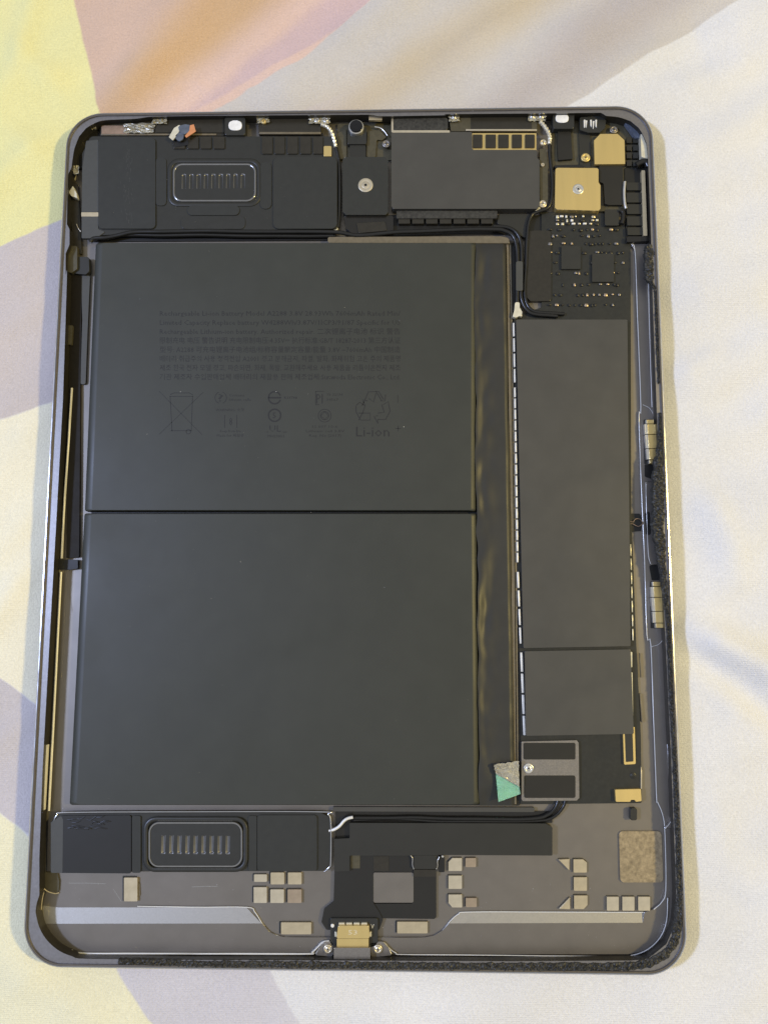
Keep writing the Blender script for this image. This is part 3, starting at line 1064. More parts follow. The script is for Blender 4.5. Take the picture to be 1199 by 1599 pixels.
# ------------------------------------------------------------------ lower loudspeaker
SL = slab('loudspeaker', [(92, 1270), (500, 1269), (515, 1276), (516, 1347), (506, 1360), (90, 1361), (80, 1345), (80, 1284)], 2.9, FLOOR, 'plastic', T, 0.9, 0.2,
          'lower left loudspeaker with wrinkled tape and a bright bare metal border', 3)
slab('tape_pad', [(96, 1274), (205, 1273), (205, 1364), (80, 1363), (81, 1286)], 3.35, 2.6, 'flex', SL, 0.5, 0.06, 'wrinkled left tape pad')
slab('tape_pad', (402, 1273, 495, 1360), 3.35, 2.8, 'pad', SL, 0.7, 0.06, 'plain right tape pad')
slab('side_strip', [(80, 1284), (96, 1274), (99, 1280), (98, 1363), (80, 1363)], 3.37, 2.9, 'padgray', SL, 0.3, 0.03)
slab('foam_bar', (206.5, 1274, 220, 1363), 3.3, 2.8, 'pad', SL, 0.4, 0.06)
slab('foam_bar', (388, 1274, 401, 1360), 3.25, 2.8, 'pad', SL, 0.4, 0.06)
membrane(224, 1276, 387, 1362, [255.5 + 12.55 * i for i in range(9)], 1304, 1333, SL, 3.4)
# speckled surround: tiny knurls
bm = bmesh.new()
for yy in (1281.5, 1356.5):
    x = 248
    while x < 364:
        p = U(x, yy, 3.78)
        add_prism(bm, [p + Vector((dx * 0.12, dy * 0.16, 0.06)) for dx, dy in ((-1, -1), (1, -1), (1, 1), (-1, 1))], 3.6, 0)
        x += 2.6
put('knurling', bm, 'padgray', SL, 'fine knurling on the speaker surround', 0, kind='stuff')
tube('wire_border', [(84, 1284, 2.9), (90, 1273, 2.9), (110, 1268.5, 2.9), (300, 1267.5, 2.9), (500, 1267.5, 2.9), (512, 1272, 2.9), (516.5, 1284, 2.9), (516.5, 1345, 2.9), (514, 1354, 2.9), (507, 1361, 2.9)], 0.26, 'alu_edge', SL, 'bright bare metal border', 8, 6)
bm = bmesh.new()
for k in range(16):
    x = random.uniform(102, 170)
    y = random.uniform(1276, 1295)
    add_tube(bm, catmull([U(x, y, 3.34), U(x + random.uniform(4, 10), y - random.uniform(-1, 3), 3.50), U(x + random.uniform(12, 22), y + random.uniform(-5, 2), 3.34)], 4), 0.16, 5)
put('tape_wrinkle', bm, 'flex', SL, None, 60, kind='stuff')
tube('speaker_lead', [(514, 1297, 2.6), (522, 1295, 2.9), (530, 1290, 3.1), (537, 1282, 3.2), (543, 1278, 3.2), (551, 1276, 3.1)], 0.42, 'white', SL, 'bent silvery lead leaving the speaker')

# ------------------------------------------------------------------ antennas and sensors along the top wall
AL = slab('antenna_module', [(157, 192), (350, 184), (350, 212), (157, 212)], 3.2, FLOOR, 'brown', T, 0.2, 0.1, 'torn antenna module at the top left with bare copper')
slab('copper_plate', (159, 196, 202, 209), 3.6, 3.0, 'copper', AL, 0.1, 0.08)
slab('trim_line', (158, 208.5, 338, 211), 3.5, 3.0, 'tan', AL, 0, 0.06)
slab('cover_plate', (243, 184, 350, 207), 3.45, 3.0, 'brown', AL, 0.1, 0.06)


def crumple(name, cxp, cyp, wx, wy, z, m, parent, seed, label=None, n=9, amp=0.5):
    rnd = random.Random(seed)
    bm = bmesh.new()
    g = []
    for i in range(n + 1):
        row = []
        for j in range(n + 1):
            s, t = j / n - 0.5, i / n - 0.5
            edge = 1 + rnd.uniform(-0.12, 0.12)
            row.append(bm.verts.new(U(cxp + s * wx * edge, cyp + t * wy * edge, z + amp * rnd.uniform(-0.5, 0.5))))
        g.append(row)
    for i in range(n):
        for j in range(n):
            if rnd.random() > 0.06 or (0 < i < n - 1 and 0 < j < n - 1):
                bm.faces.new((g[i][j], g[i][j + 1], g[i + 1][j + 1], g[i + 1][j]))
    r = bmesh.ops.solidify(bm, geom=bm.faces[:], thickness=0.08)
    return put(name, bm, m, parent, label, 0)


crumple('torn_foil', 218, 200, 46, 15, 3.9, 'foil', AL, 3, 'crumpled silver foil beside the copper')
crumple('contact_tab', 249, 187, 22, 12, 4.0, 'cream', AL, 4)
crumple('contact_tab', 145, 199, 12, 7, 3.6, 'cream', AL, 6, None, 5)
# torn flexible strip
FS = slab('torn_flex', [(264, 214), (272, 200), (280, 195), (284, 198), (276, 212), (270, 219)], 5.0, 4.7, 'cream', T, 0.1, 0.04, 'torn orange and black flexible strip standing up at the top wall')
slab('flex_layer', [(278, 197), (289, 194), (298, 195), (297, 205), (288, 210), (281, 206)], 5.2, 4.9, 'navy', FS, 0.6, 0.1)
slab('flex_layer', [(297, 195.5), (303, 194), (306, 205), (291, 215), (289, 212), (296, 204)], 5.3, 5.1, 'orange', FS, 0.1, 0.04, 'bright orange end of the torn strip')
slab('flex_layer', [(272, 214), (281, 205), (288, 209), (286, 217), (280, 221)], 5.0, 4.6, 'navy', FS, 0.7, 0.2)
slab('flex_layer', [(270, 218), (292, 214), (296, 226), (272, 230)], 4.0, 3.6, 'deep', FS, 0.3, 0.1)


def light_sensor(x0, y0, x1, y1, ox0, oy0, ox1, oy1, lab):
    s = slab('light_sensor', (x0, y0, x1, y1), 4.3, FLOOR, 'plastic', T, 0.5, 0.25, lab, 3)
    cx_, cy_ = (ox0 + ox1) / 2, (oy0 + oy1) / 2
    a, b_ = (ox1 - ox0) / 2, (oy1 - oy0) / 2
    pts = []
    for k in range(28):
        t = 2 * math.pi * k / 28
        cs, sn = math.cos(t), math.sin(t)
        pts.append((cx_ + a * math.copysign(abs(cs) ** 0.75, cs), cy_ + b_ * math.copysign(abs(sn) ** 0.75, sn)))
    slab('lens_window', pts, 4.42, 4.0, 'sensor', s, 0, 0.12, None, 2)
    return s


light_sensor(351, 183, 383, 211, 357, 188, 378, 203.5, 'left light sensor with a white oval window by the top wall')
LS2 = light_sensor(863, 175, 896, 201, 867, 177.5, 887.5, 191.5, 'right light sensor with a white oval window by the top wall')
slab('sensor_cable', [(871, 201), (891, 201), (892, 228), (894, 248), (871, 250), (870, 228)], 2.8, 2.0, 'flex', LS2, 0.3, 0.1)

AM = slab('antenna_module', [(404, 184), (501, 183), (501, 209), (404, 209)], 3.4, FLOOR, 'brown', T, 0.2, 0.1, 'middle antenna module with tin tabs and a braided lead')
slab('trim_line', (405, 206, 501, 209), 3.5, 3.0, 'tan', AM, 0, 0.06)
crumple('contact_tab', 411, 187, 19, 10, 4.0, 'cream', AM, 8)
crumple('contact_tab', 499, 187, 33, 12, 4.0, 'cream', AM, 9)
screw(412, 189, 4.1, 4, 'gold', AM)
screw(495, 187, 4.2, 4, 'silver', AM)
screw(509, 187, 4.2, 4, 'silver', AM)


def braided(px, parent, rad=0.5, lab='braided silver lead'):
    bm = bmesh.new()
    path = catmull([U(*p) for p in px], 10)
    add_tube(bm, path, lambda t: rad * (1 + 0.18 * math.sin(t * 60)), 8)
    return put('braided_lead', bm, 'foil', parent, lab, 30)


braided([(502, 194, 3.9), (512, 199, 3.9), (518, 208, 3.8), (522, 220, 3.6), (524.5, 231, 3.3)], AM, 0.55)
tube('antenna_cable', [(524.5, 230, 3.3), (529, 252, 3.0), (531, 290, 2.9), (530, 325, 2.9), (527, 356, 2.9)], 0.55, 'rubber', AM)

AR = slab('antenna_module', [(700, 178), (838, 177), (838, 204), (704, 205)], 3.4, FLOOR, 'olive', T, 0.2, 0.1, 'right antenna module above the grey shield with tin tabs')
slab('cover_plate', (735, 179, 830, 202), 3.5, 3.2, 'brown', AR, 0.1, 0.06)
slab('trim_line', (727, 201.5, 838, 204), 3.65, 3.0, 'brass2', AR, 0, 0.06)
crumple('contact_tab', 709, 183, 17, 13, 4.0, 'cream', AR, 11)
crumple('contact_tab', 838, 182, 27, 14, 4.0, 'cream', AR, 12)
screw(709, 182, 4.2, 4.5, 'silver', AR)
screw(831, 181, 4.2, 4.5, 'silver', AR)
screw(845, 181, 4.2, 4.5, 'silver', AR)
braided([(843, 190, 3.9), (850, 198, 3.9), (856, 208, 3.8), (858, 217, 3.6), (857, 226, 3.3)], AR, 0.6)
tube('antenna_cable', [(857, 224, 3.3), (857, 240, 3.1), (859, 262, 3.0), (861, 290, 3.0), (860, 312, 3.0), (855, 325, 3.0), (842, 330, 3.0), (830, 336, 2.9), (824, 350, 2.9), (822, 372, 2.8), (821, 410, 2.6),
                       (820, 445, 2.6), (822, 470, 2.6), (830, 484, 2.6), (848, 489, 2.6), (880, 490, 2.4)], 0.55, 'rubber', AR, 'black cable looping round the gold clamp to the circuit board')

# ------------------------------------------------------------------ front camera bay
CM = slab('camera_bay', [(527, 193), (612, 193), (612, 250), (527, 250)], 1.7, FLOOR, 'olive', T, 0.3, 0.1, 'front camera barrel on an olive plate at the top wall')
slab('bay_rib', [(574, 205), (592, 203), (604, 214), (596, 219), (588, 218), (586, 245), (572, 245)], 2.3, 1.6, 'olive', CM, 0.3, 0.1)
slab('bay_rib', [(524, 210), (541, 200), (541, 248), (527, 248)], 2.2, 1.6, 'olive', CM, 0.3, 0.1)
tube('bay_arc', [(585, 198, 2.6), (594, 200, 2.6), (600, 205, 2.6), (605, 212, 2.6)], 0.22, 'silver', CM)
slab('camera_body', (542.5, 199, 572, 225), 3.4, 1.6, 'plastic', CM, 0.3, 0.15)
c = U(556, 197, 4.6)
bm = bmesh.new()
add_lathe(bm, c, [(2.35, 3.0), (2.35, 4.3), (2.2, 4.45), (1.95, 4.45), (1.9, 4.3)], 32, 0)
put('lens_ring', bm, 'silver', CM, 'bright ring round the camera lens', 40)
bm = bmesh.new()
add_lathe(bm, c, [(2.0, 4.2), (2.0, 4.7), (1.9, 4.85), (1.6, 4.9), (1.1, 4.7), (0.6, 4.75), (0.2, 4.8)], 32, 0)
put('lens', bm, 'glass', CM, None, 40)
slab('camera_cable', [(546, 226), (571, 226), (571, 247), (547, 247)], 2.9, 1.7, 'flex2', CM, 0.3, 0.15)
slab('wall_contact', (576, 180, 596.5, 187.5), 4.6, 3.8, 'brass', HS, 0.1, 0.1, 'small brass contact on the top wall')
screw(603, 224, 3.2, 6, 'steel', CM)
CK = slab('camera_clamp', [(538, 245), (601, 245), (606, 250), (606, 331), (602, 335), (540, 335), (535, 330), (535, 250)], 3.9, FLOOR, 'pad', T, 0.6, 0.22, 'black camera connector clamp held by a brass screw', 3, 'silver')
screw(570.8, 288.8, 4.05, 11.5, 'brass2', CK, 'brass screw in the middle of the black clamp')
slab('clear_film', [(536, 337), (614, 337), (614, 364), (556, 370), (540, 356)], 2.8, 2.2, 'gloss', T, 0.4, 0.1, 'glossy dark film below the black camera clamp')
slab('film_fold', [(556, 348), (601, 346), (604, 360), (560, 364)], 3.1, 2.7, 'brown', bpy.data.objects['clear_film'], 0.4, 0.1)
slab('lug', [(520, 354), (526, 352), (528, 358), (522, 361)], 3.2, 2.5, 'cream', bpy.data.objects['clear_film'], 0.3, 0.1)

# ------------------------------------------------------------------ shielded radio board
RB = slab('radio_board', [(611, 206), (737, 206), (737, 234), (838, 234), (838, 246), (842, 250), (842, 322), (838, 326), (614, 326), (611, 322)], 4.1, FLOOR, 'shield', T, 0.35, 0.14,
          'grey shielded radio board between the camera clamp and the gold clamp', 3, 'steel')
slab('contact_frame', (733, 208, 837, 235.5), 3.75, FLOOR, 'gold', RB, 0.1, 0.08, 'gold frame round the five dark contacts')
for x0, x1 in ((738, 753), (758, 774), (777.5, 794), (799, 814.5), (819.5, 834.5)):
    slab('contact_block', (x0, 210, x1, 230.5), 4.1, 3.6, 'brown', RB, 0.15, 0.12)
slab('foam_block', (613, 183, 699, 204), 4.0, FLOOR, 'foam', RB, 0.8, 0.25, 'speckled brown black foam block above the shield')
slab('trim_line', (612, 203.5, 702, 207), 4.2, 3.4, 'brass2', RB, 0.1, 0.08)
slab('trim_line', (611, 184, 614, 206), 4.1, 3.4, 'brass2', RB, 0.1, 0.08)
PR = slab('edge_connector', (619, 329, 776, 341), 3.3, FLOOR, 'foam', T, 0.2, 0.15, 'ribbed black connector row below the grey shield')
for i in range(7):
    x = 622 + i * 21.5
    slab('tooth', (x, 330, x + 18, 349), 3.0, 1.2, 'brown', PR, 0.15, 0.2)
for x, y, r in ((848, 222, 5), (847, 318, 6), (847, 257, 3)):
    screw(x, y, 3.4, r, 'brass2', RB)
slab('board_edge', [(842, 232), (852, 232), (855, 260), (855, 324), (840, 327), (843, 318)], 2.9, FLOOR, 'olive', RB, 0.3, 0.1)
slab('corner_tab', (836, 323, 843, 330), 3.3, 2.6, 'cream', RB, 0.2, 0.1)

# ------------------------------------------------------------------ upper right corner
CR = slab('corner_board', [(860, 196), (935, 184), (962, 190), (985, 200), (996, 230), (996, 330), (935, 330), (862, 262)], 1.9, FLOOR, 'olive', T, 0.4, 0.1, 'upper right corner board with gold pad and dark spring contacts')
slab('microphone_block', [(905, 183), (938, 181), (946, 188), (944, 200), (936, 207), (918, 207), (905, 203)], 3.6, 1.8, 'plastic', CR, 0.3, 0.15)
for i, (x, y) in enumerate(((911, 187), (914, 188), (921, 187), (925, 189), (929, 187))):
    slab('pin', [(x, y), (x + 2.6, y), (x + 2.2 - (i % 2), y + 12), (x + 0.4, y + 12 - 2 * (i % 3))], 3.9, 3.5, 'white', CR, 0.05, 0.05)
slab('ribbon', [(903, 206), (921, 206), (922, 262), (905, 262)], 2.4, 1.8, 'flex2', CR, 0.2, 0.1)
screw(958, 202, 3.0, 6, 'steel', CR)
screw(914, 245.5, 3.2, 7, 'gold', CR, 'gold screw beside the gold pad')
slab('gold_pad', [(937, 209), (964, 209), (974.5, 219), (975.5, 256), (928, 256.5), (927, 219)], 3.6, 2.6, 'gold', CR, 0.05, 0.06, 'gold pad with two clipped corners')
slab('wall_insert', [(999.5, 210), (1006, 206), (1010.5, 228), (1013, 248), (1001, 245)], 4.8, 2.5, 'cream', HS, 0.3, 0.1, 'whitish insert in the upper right wall')
slab('wall_panel', [(974, 190), (984, 192), (998, 205), (999, 216), (992, 215)], 3.6, 2.2, 'navy', HS, 0.2, 0.1)
for y in (214, 226, 238, 250):
    slab('contact_block', (978, y, 986, y + 9), 2.9, 1.8, 'brown', CR, 0.15, 0.12)
    slab('contact_block', (988, y, 996, y + 9), 2.9, 1.8, 'plastic', CR, 0.15, 0.12)
tube('grommet', [(993, 258, 3.3), (1000, 254, 3.6), (1008, 253, 3.8), (1011, 260, 3.6)], 0.9, 'gloss', HS, None, 12)
GC = slab('connector_clamp', [(868, 262), (934, 262.5), (934, 286), (937, 288), (937, 326), (934, 329), (869, 327), (866, 324), (867, 265)], 4.0, FLOOR, 'gold', T, 0.4, 0.14, 'gold connector clamp held by a steel screw', 3, 'silver')
screw(902.5, 295, 4.15, 8.5, 'silver', GC)
slab('dark_lug', [(864, 258), (905, 257), (918, 262), (866, 262)], 3.0, 1.5, 'gloss', GC, 0.3, 0.1)
SRF = slab('side_flex', [(935, 258), (972, 258), (972, 320), (950, 320), (944, 318), (942, 286), (935, 284)], 2.9, 1.6, 'flex', T, 0.3, 0.1, 'black flexible strip right of the gold clamp')
slab('flex_tail', (944, 327, 966, 352), 2.9, 1.6, 'flex2', SRF, 0.4, 0.12)
tube('flex_clip', [(967, 328, 3.0), (972, 332, 3.0), (972, 342, 3.0), (970, 350, 3.0)], 0.7, 'gloss', SRF)
tube('flex_clip', [(975, 284, 3.1), (974, 300, 3.1), (975, 318, 3.1), (977, 326, 3.1)], 0.45, 'silver', SRF)
AS = slab('side_antenna', [(975, 262), (1013, 262), (1018, 372), (977, 374)], 2.2, FLOOR, 'deep', T, 0.3, 0.1, 'side antenna with five dark blocks and a pale gold strip by the right wall')
for y0, y1 in ((285, 297), (301, 316), (319, 334), (338, 352), (355, 367)):
    k = (y0 - 265) / 100
    slab('contact_block', [(977 + 2 * k, y0), (1000 + 4 * k, y0), (1000.5 + 4 * k, y1), (977.5 + 2 * k, y1)], 3.0, 2.1, 'flex2', AS, 0.15, 0.15)
slab('gold_strip', [(1001, 266), (1006.5, 266), (1010, 368), (1004, 368)], 3.5, 2.1, 'gold_and_glint', AS, 0.1, 0.1)
slab('end_stop', [(978, 369), (1014, 369), (1014, 376), (978, 378)], 3.2, 2.0, 'gloss', AS, 0.4, 0.2)

# ------------------------------------------------------------------ cables above the battery
tube('cable', [(142, 379, 3.2), (147, 373, 3.3), (165, 371, 3.4), (190, 366, 3.4), (215, 362.5, 3.4), (300, 361.5, 3.4), (420, 361.5, 3.4), (520, 363, 3.4), (560, 368, 3.3), (620, 363, 3.3), (700, 360, 3.3), (770, 358, 3.3), (788, 361, 3.3),
               (800, 369, 3.3), (806, 384, 3.3), (808, 405, 3.2), (808.5, 440, 3.1), (808, 474, 3.0)], 0.62, 'rubber', T, 'black cable running above the battery and down its right side')
tube('cable', [(160, 366, 2.6), (240, 367.5, 2.6), (400, 368, 2.6), (520, 369, 2.4)], 0.6, 'rubber', T, 'second black cable just above the upper cell')
tube('cable', [(770, 353, 3.1), (790, 355, 3.1), (804, 363, 3.1), (812, 378, 3.1), (814, 400, 3.1), (814, 452, 3.0), (816, 470, 2.9), (823, 484, 2.8), (836, 491, 2.7), (870, 494, 2.5)], 0.55, 'rubber', T, 'black cable curling round to the circuit board')
slab('cable_sleeve', (805.5, 408, 816, 454), 3.9, 2.4, 'padgray', T, 0.3, 0.3, 'short grey sleeve clasping two cables', 3)
slab('cable_plug', [(804, 472), (811, 472), (811, 480), (815, 487), (815, 495), (811, 493), (805, 496), (800, 494), (803, 484)], 3.6, 2.2, 'cream', T, 0.25, 0.2, 'small bright cable plug at the top of the board', 3)
slab('trough', [(145, 358), (525, 358), (525, 375), (145, 377)], 1.6, FLOOR, 'deep', T, 0.2, 0.05, 'dark trough between speaker and battery')
slab('trough', [(540, 336), (845, 336), (845, 368), (805, 366), (540, 369)], 1.5, FLOOR, 'deep', T, 0.2, 0.05, 'dark trough below the radio board')
slab('dark_plate', [(778, 334), (832, 334), (828, 352), (822, 372), (808, 366), (792, 352), (776, 350)], 2.4, 1.5, 'flex2', T, 0.5, 0.1, 'dark plate in the cable bend')
slab('side_block', [(820, 362), (834, 360), (860, 360), (860, 470), (828, 470), (820, 462)], 2.5, FLOOR, 'brown', T, 0.6, 0.2, 'dark glossy block beside the cable bend')

# ------------------------------------------------------------------ main logic board
LB = slab('logic_board', [(845, 331), (940, 332), (974, 352), (984, 376), (985, 800), (989, 900), (993, 1010), (1000, 1150), (1001, 1254), (812, 1256), (813, 1155), (810, 1000), (804, 700), (802, 495), (845, 480)], 1.9, FLOOR, 'pcb', T, 0.3, 0.06,
          'long narrow circuit board under grey shields on the right')


def shield(pts, lab):
    return slab('shield_can', pts, 3.3, 1.8, 'shield', LB, 0.3, 0.16, lab, 3, 'steel')


S1 = shield([(805.5, 499), (979, 499), (984, 1009), (817, 1012)], 'long grey shield can over most of the board')
S2 = shield([(819, 1017), (984, 1014), (989, 1146), (821, 1149)], 'short grey shield can near the foot of the board')


def tabs(parent, xa, ya, xb, yb, step, ln, wpx, z0, z1, m='white'):
    L = abs(yb - ya)
    k = 0
    y = ya
    while y + ln <= yb + 0.5:
        t0, t1 = (y - ya) / L, (y + ln - ya) / L
        x0, x1 = xa + (xb - xa) * t0, xa + (xb - xa) * t1
        slab('shield_tab', [(x0, y), (x0 + wpx, y), (x1 + wpx, y + ln), (x1, y + ln)], z1, z0, m, parent, 0, 0.05, None, 1)
        y += step


tabs(S1, 800.5, 504, 802.5, 600, 24, 21, 2.6, 1.9, 2.7)
tabs(S1, 802.3, 605, 806.5, 880, 17.2, 15, 2.8, 1.9, 2.7)
tabs(S1, 806.8, 893, 811.5, 1010, 29, 25, 3.0, 1.9, 2.7)
tabs(S2, 812, 1019, 817, 1150, 33, 30, 3.6, 1.9, 2.6)
tabs(S1, 983, 850, 987, 1010, 22, 18, 2.0, 1.9, 2.6, 'cream')
tabs(S2, 998, 1020, 1000, 1060, 40, 38, 1.2, 1.6, 2.2, 'tan')
# small parts at the head of the board
rnd = random.Random(5)
for row, y in enumerate((336, 342, 347.5, 356, 366, 378, 392, 408, 424, 442, 458, 474)):
    x = 868 if row < 3 else 856
    while x < 936 if row < 3 else x < 972:
        w_ = rnd.choice((2.4, 3.0, 4.0, 5.5))
        h_ = rnd.choice((2.6, 3.6, 4.6))
        if rnd.random() < 0.72:
            slab('chip_component', (x, y, x + w_, y + h_), 2.25 + rnd.random() * 0.3, 1.8, rnd.choice(('white', 'brass2', 'brown', 'steel', 'cream') if row < 3 else ('brown', 'steel', 'brown', 'brass3', 'plastic')), LB, 0, 0.06, None, 1)
        x += w_ + rnd.uniform(1.8, 5 if row < 3 else 9)
slab('chip', (876, 384, 906, 420), 2.6, 1.8, 'plastic', LB, 0.1, 0.1)
slab('chip', (924, 396, 958, 440), 2.6, 1.8, 'plastic', LB, 0.1, 0.1)
# foot of the board
BK = slab('board_bracket', [(814, 1158), (900, 1156), (903, 1160), (904, 1246), (900, 1250), (816, 1251), (814, 1248)], 2.9, 1.8, 'steel', LB, 0.3, 0.12, 'steel bracket with black inlays at the foot of the board', 3, 'silver')
screw(825, 1200, 3.2, 7.5, 'silver', BK)
slab('inlay', (817, 1160, 898, 1186), 3.0, 2.6, 'flex', LB, 0.4, 0.06)
slab('inlay', (818, 1211, 898, 1246), 3.0, 2.6, 'flex', LB, 0.5, 0.06)
for pts in (R4(975, 1018, 986.5, 1042), [(978, 1050), (987, 1050), (988, 1120), (979, 1120)]):
    slab('board_connector', pts, 3.0, 1.8, 'cream', LB, 0.1, 0.1)
BC = slab('board_connector', [(972, 1135), (990.5, 1135), (992, 1193), (974, 1194)], 2.6, 1.8, 'gold', LB, 0.2, 0.1, 'gold edged socket at the right edge of the board')
slab('inlay', [(975, 1139), (987, 1139), (988.5, 1189), (977, 1190)], 2.7, 2.3, 'plastic', LB, 0.1, 0.06)
slab('board_connector', [(960, 1233), (1000, 1232), (1001, 1251), (992, 1252), (991, 1249), (984, 1249), (984, 1252), (961, 1252)], 3.0, 1.6, 'gold', LB, 0.15, 0.14, 'gold stop at the foot of the board')
screw(988, 1211, 2.0, 5, 'plastic', LB)
slab('rubber_stop', (984, 1262, 994, 1281), 2.6, FLOOR, 'plastic', T, 0.4, 0.25, 'little black rubber stop below the board', 3)
slab('contact_strip', [(998, 1083), (1000.5, 1083), (1004, 1126), (1001.5, 1128)], 2.0, 1.2, 'tan', LB, 0, 0.06)
slab('contact_strip', [(1000, 1196), (1001.8, 1204), (1001.8, 1232), (999.8, 1232)], 2.2, 1.4, 'brass2', LB, 0, 0.06)
CL = slab('spring_clip', [(982, 802), (998, 802), (1001, 806), (1001, 829), (984, 830)], 1.5, FLOOR, 'deep', T, 0.3, 0.1, 'black clip with a looped copper wire by the right edge of the board')
tube('copper_wire', [(983, 814, 1.8), (988, 815, 1.9), (991, 811, 2.0), (996, 810, 2.0), (1000, 812, 1.9), (1003, 817, 1.8), (1000, 820, 1.9), (996, 822, 2.0), (991, 820, 2.0), (987, 818, 1.9), (983, 818, 1.8)], 0.11, 'copper', CL, None, 6)
slab('side_notch', [(1007, 800), (1014, 798), (1016, 835), (1009, 836)], 2.46, 1.7, 'deep', HS, 0.8, 0.05)

# ------------------------------------------------------------------ charging magnets on the right
for k, (xa, ya, xb, yb) in enumerate(((1005, 655, 1011, 724), (1015, 908, 1021, 981))):
    mg = slab('magnet_array', [(xa, ya), (xa + 18, ya), (xa + 22, yb), (xb - 5, yb)], 2.0, 1.4, 'deep', T, 0.2, 0.05,
              ('upper' if k == 0 else 'lower') + ' stack of gold magnets by the right wall')
    cuts = [0.0, 0.10, 0.34, 0.66, 0.91, 1.0] if k == 0 else [0.0, 0.11, 0.34, 0.64, 0.89, 1.0]
    for i in range(5):
        y0, y1 = ya + (yb - ya) * cuts[i] + 0.5, ya + (yb - ya) * cuts[i + 1] - 0.6
        f0, f1 = (y0 - ya) / (yb - ya) * 5, (y1 - ya) / (yb - ya) * 5
        ins = 3 if i in (0, 4) else 0
        slab('magnet', [(xa + f0 + 5, y0), (xa + 18 + f0 - ins, y0), (xa + 18 + f1 - ins, y1), (xa + f1 + 5, y1)], 3.6, 1.8, 'gold', mg, 0.1, 0.15)
        slab('magnet_side', [(xa + f0 + ins, y0), (xa + f0 + 4.6, y0), (xa + f1 + 4.6, y1), (xa + f1 + ins, y1)], 3.2, 1.8, 'silver', mg, 0.05, 0.1)
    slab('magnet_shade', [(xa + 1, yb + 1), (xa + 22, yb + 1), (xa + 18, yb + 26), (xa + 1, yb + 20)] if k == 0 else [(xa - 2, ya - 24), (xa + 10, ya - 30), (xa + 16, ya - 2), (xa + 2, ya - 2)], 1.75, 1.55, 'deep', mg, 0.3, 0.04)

# ------------------------------------------------------------------ lower right flex, connector and contact pads
FX = slab('charging_flex', [(546, 1285), (852, 1286), (862, 1292), (862, 1336), (682, 1335), (682, 1336), (546, 1336), (546, 1360), (522, 1361), (522, 1310), (546, 1309)], 3.0, 1.2, 'flex2', T, 0.2, 0.05,
          'broad black charging cable folded along the bottom of the battery')
slab('flex_leg', [(523, 1336), (645, 1336), (645, 1361), (583, 1361), (583, 1410), (592, 1424), (598, 1436), (592, 1452), (510, 1452), (502, 1440), (506, 1420), (521, 1408)], 2.0, 1.1, 'flex', FX, 0.4, 0.05, 'downward leg of the cable leading to the connector')
slab('flex_leg', [(582, 1337), (681, 1337), (681, 1432), (678, 1435), (600, 1434), (590, 1432), (583, 1411), (644, 1411), (645, 1362), (583, 1361)], 1.75, 1.05, 'flex', FX, 0.2, 0.04)
slab('flex_window', (583, 1362.5, 645.5, 1409.5), 1.9, 1.0, 'alu', FX, 0.4, 0.06, 'grey window square framed by the cable')
slab('flex_patch', (548, 1336, 562, 1356), 2.1, 1.9, 'olive', FX, 0.05, 0.02)
slab('flex_patch', (583, 1337, 607, 1360), 2.1, 1.9, 'brown', FX, 0.05, 0.02)
slab('flex_plug', (646, 1336, 681, 1357), 3.1, 1.8, 'flex2', FX, 0.4, 0.15)
slab('flex_plug', (646, 1358, 681, 1369), 2.4, 1.8, 'brown', FX, 0.1, 0.05)
slab('flex_plug', (685, 1337, 694, 1362), 2.3, 1.2, 'deep', FX, 0.2, 0.1)
tube('plug_clip', [(641, 1336, 2.8), (644, 1340, 2.8), (644, 1350, 2.6), (646, 1357, 2.5)], 0.14, 'silver', FX)
tube('plug_clip', [(686, 1338, 2.8), (683, 1344, 2.8), (683, 1352, 2.6), (681, 1357, 2.5)], 0.14, 'silver', FX)
slab('solder_dot', (689, 1336, 693, 1339), 2.6, 2.2, 'silver', FX, 0.2, 0.1)
slab('cable_trough', [(524, 1266), (862, 1267), (862, 1285), (546, 1284), (546, 1308), (524, 1309)], 1.6, FLOOR, 'gloss', T, 0.2, 0.06, 'glossy black trough under the lower cell')
tube('cable', [(548, 1277, 2.3), (600, 1277.5, 2.2), (660, 1276, 2.2), (740, 1278, 2.2), (830, 1278, 2.2), (856, 1272, 2.2), (868, 1260, 2.2), (872, 1247, 2.2)], 0.55, 'rubber', T, 'black cable in the trough below the lower cell')
tube('cable', [(552, 1281, 2.0), (620, 1279, 2.1), (700, 1282, 2.1), (830, 1282, 2.0), (862, 1277, 2.0), (878, 1262, 2.0), (883, 1247, 2.1)], 0.45, 'rubber', T, 'thinner black cable in the trough below the lower cell')

CN = slab('charging_connector', [(516, 1434), (590, 1434), (590, 1474), (578, 1480), (524, 1480), (516, 1474)], 2.6, 1.2, 'plastic', T, 0.4, 0.12, 'charging connector with gold shell at the bottom edge')
slab('gold_shell', [(528, 1445.5), (576, 1445.5), (577, 1465.5), (525.5, 1465.5)], 4.0, 2.4, 'gold', CN, 0.3, 0.14, None, 3, 'brass2')
slab('gold_lip', [(526, 1466), (575.5, 1466), (575.5, 1479), (526, 1479)], 3.8, 2.2, 'gold', CN, 0.1, 0.08)
slab('shell_ear', (522.5, 1455, 526, 1463), 3.2, 2.2, 'cream', CN, 0.2, 0.1)
slab('shell_ear', (577, 1455, 580, 1463), 3.2, 2.2, 'cream', CN, 0.2, 0.1)
slab('steel_block', [(521.5, 1480), (578, 1480), (578, 1502), (521, 1502)], 4.4, 1.2, 'steel', CN, 0.15, 0.14, 'bead blasted steel block at the rim', 3, 'brass2')
for x in (529, 540.5, 552.3, 564):
    slab('pin', (x, 1441, x + 9.2, 1443.8), 3.2, 2.5, 'cream', CN, 0.05, 0.05)
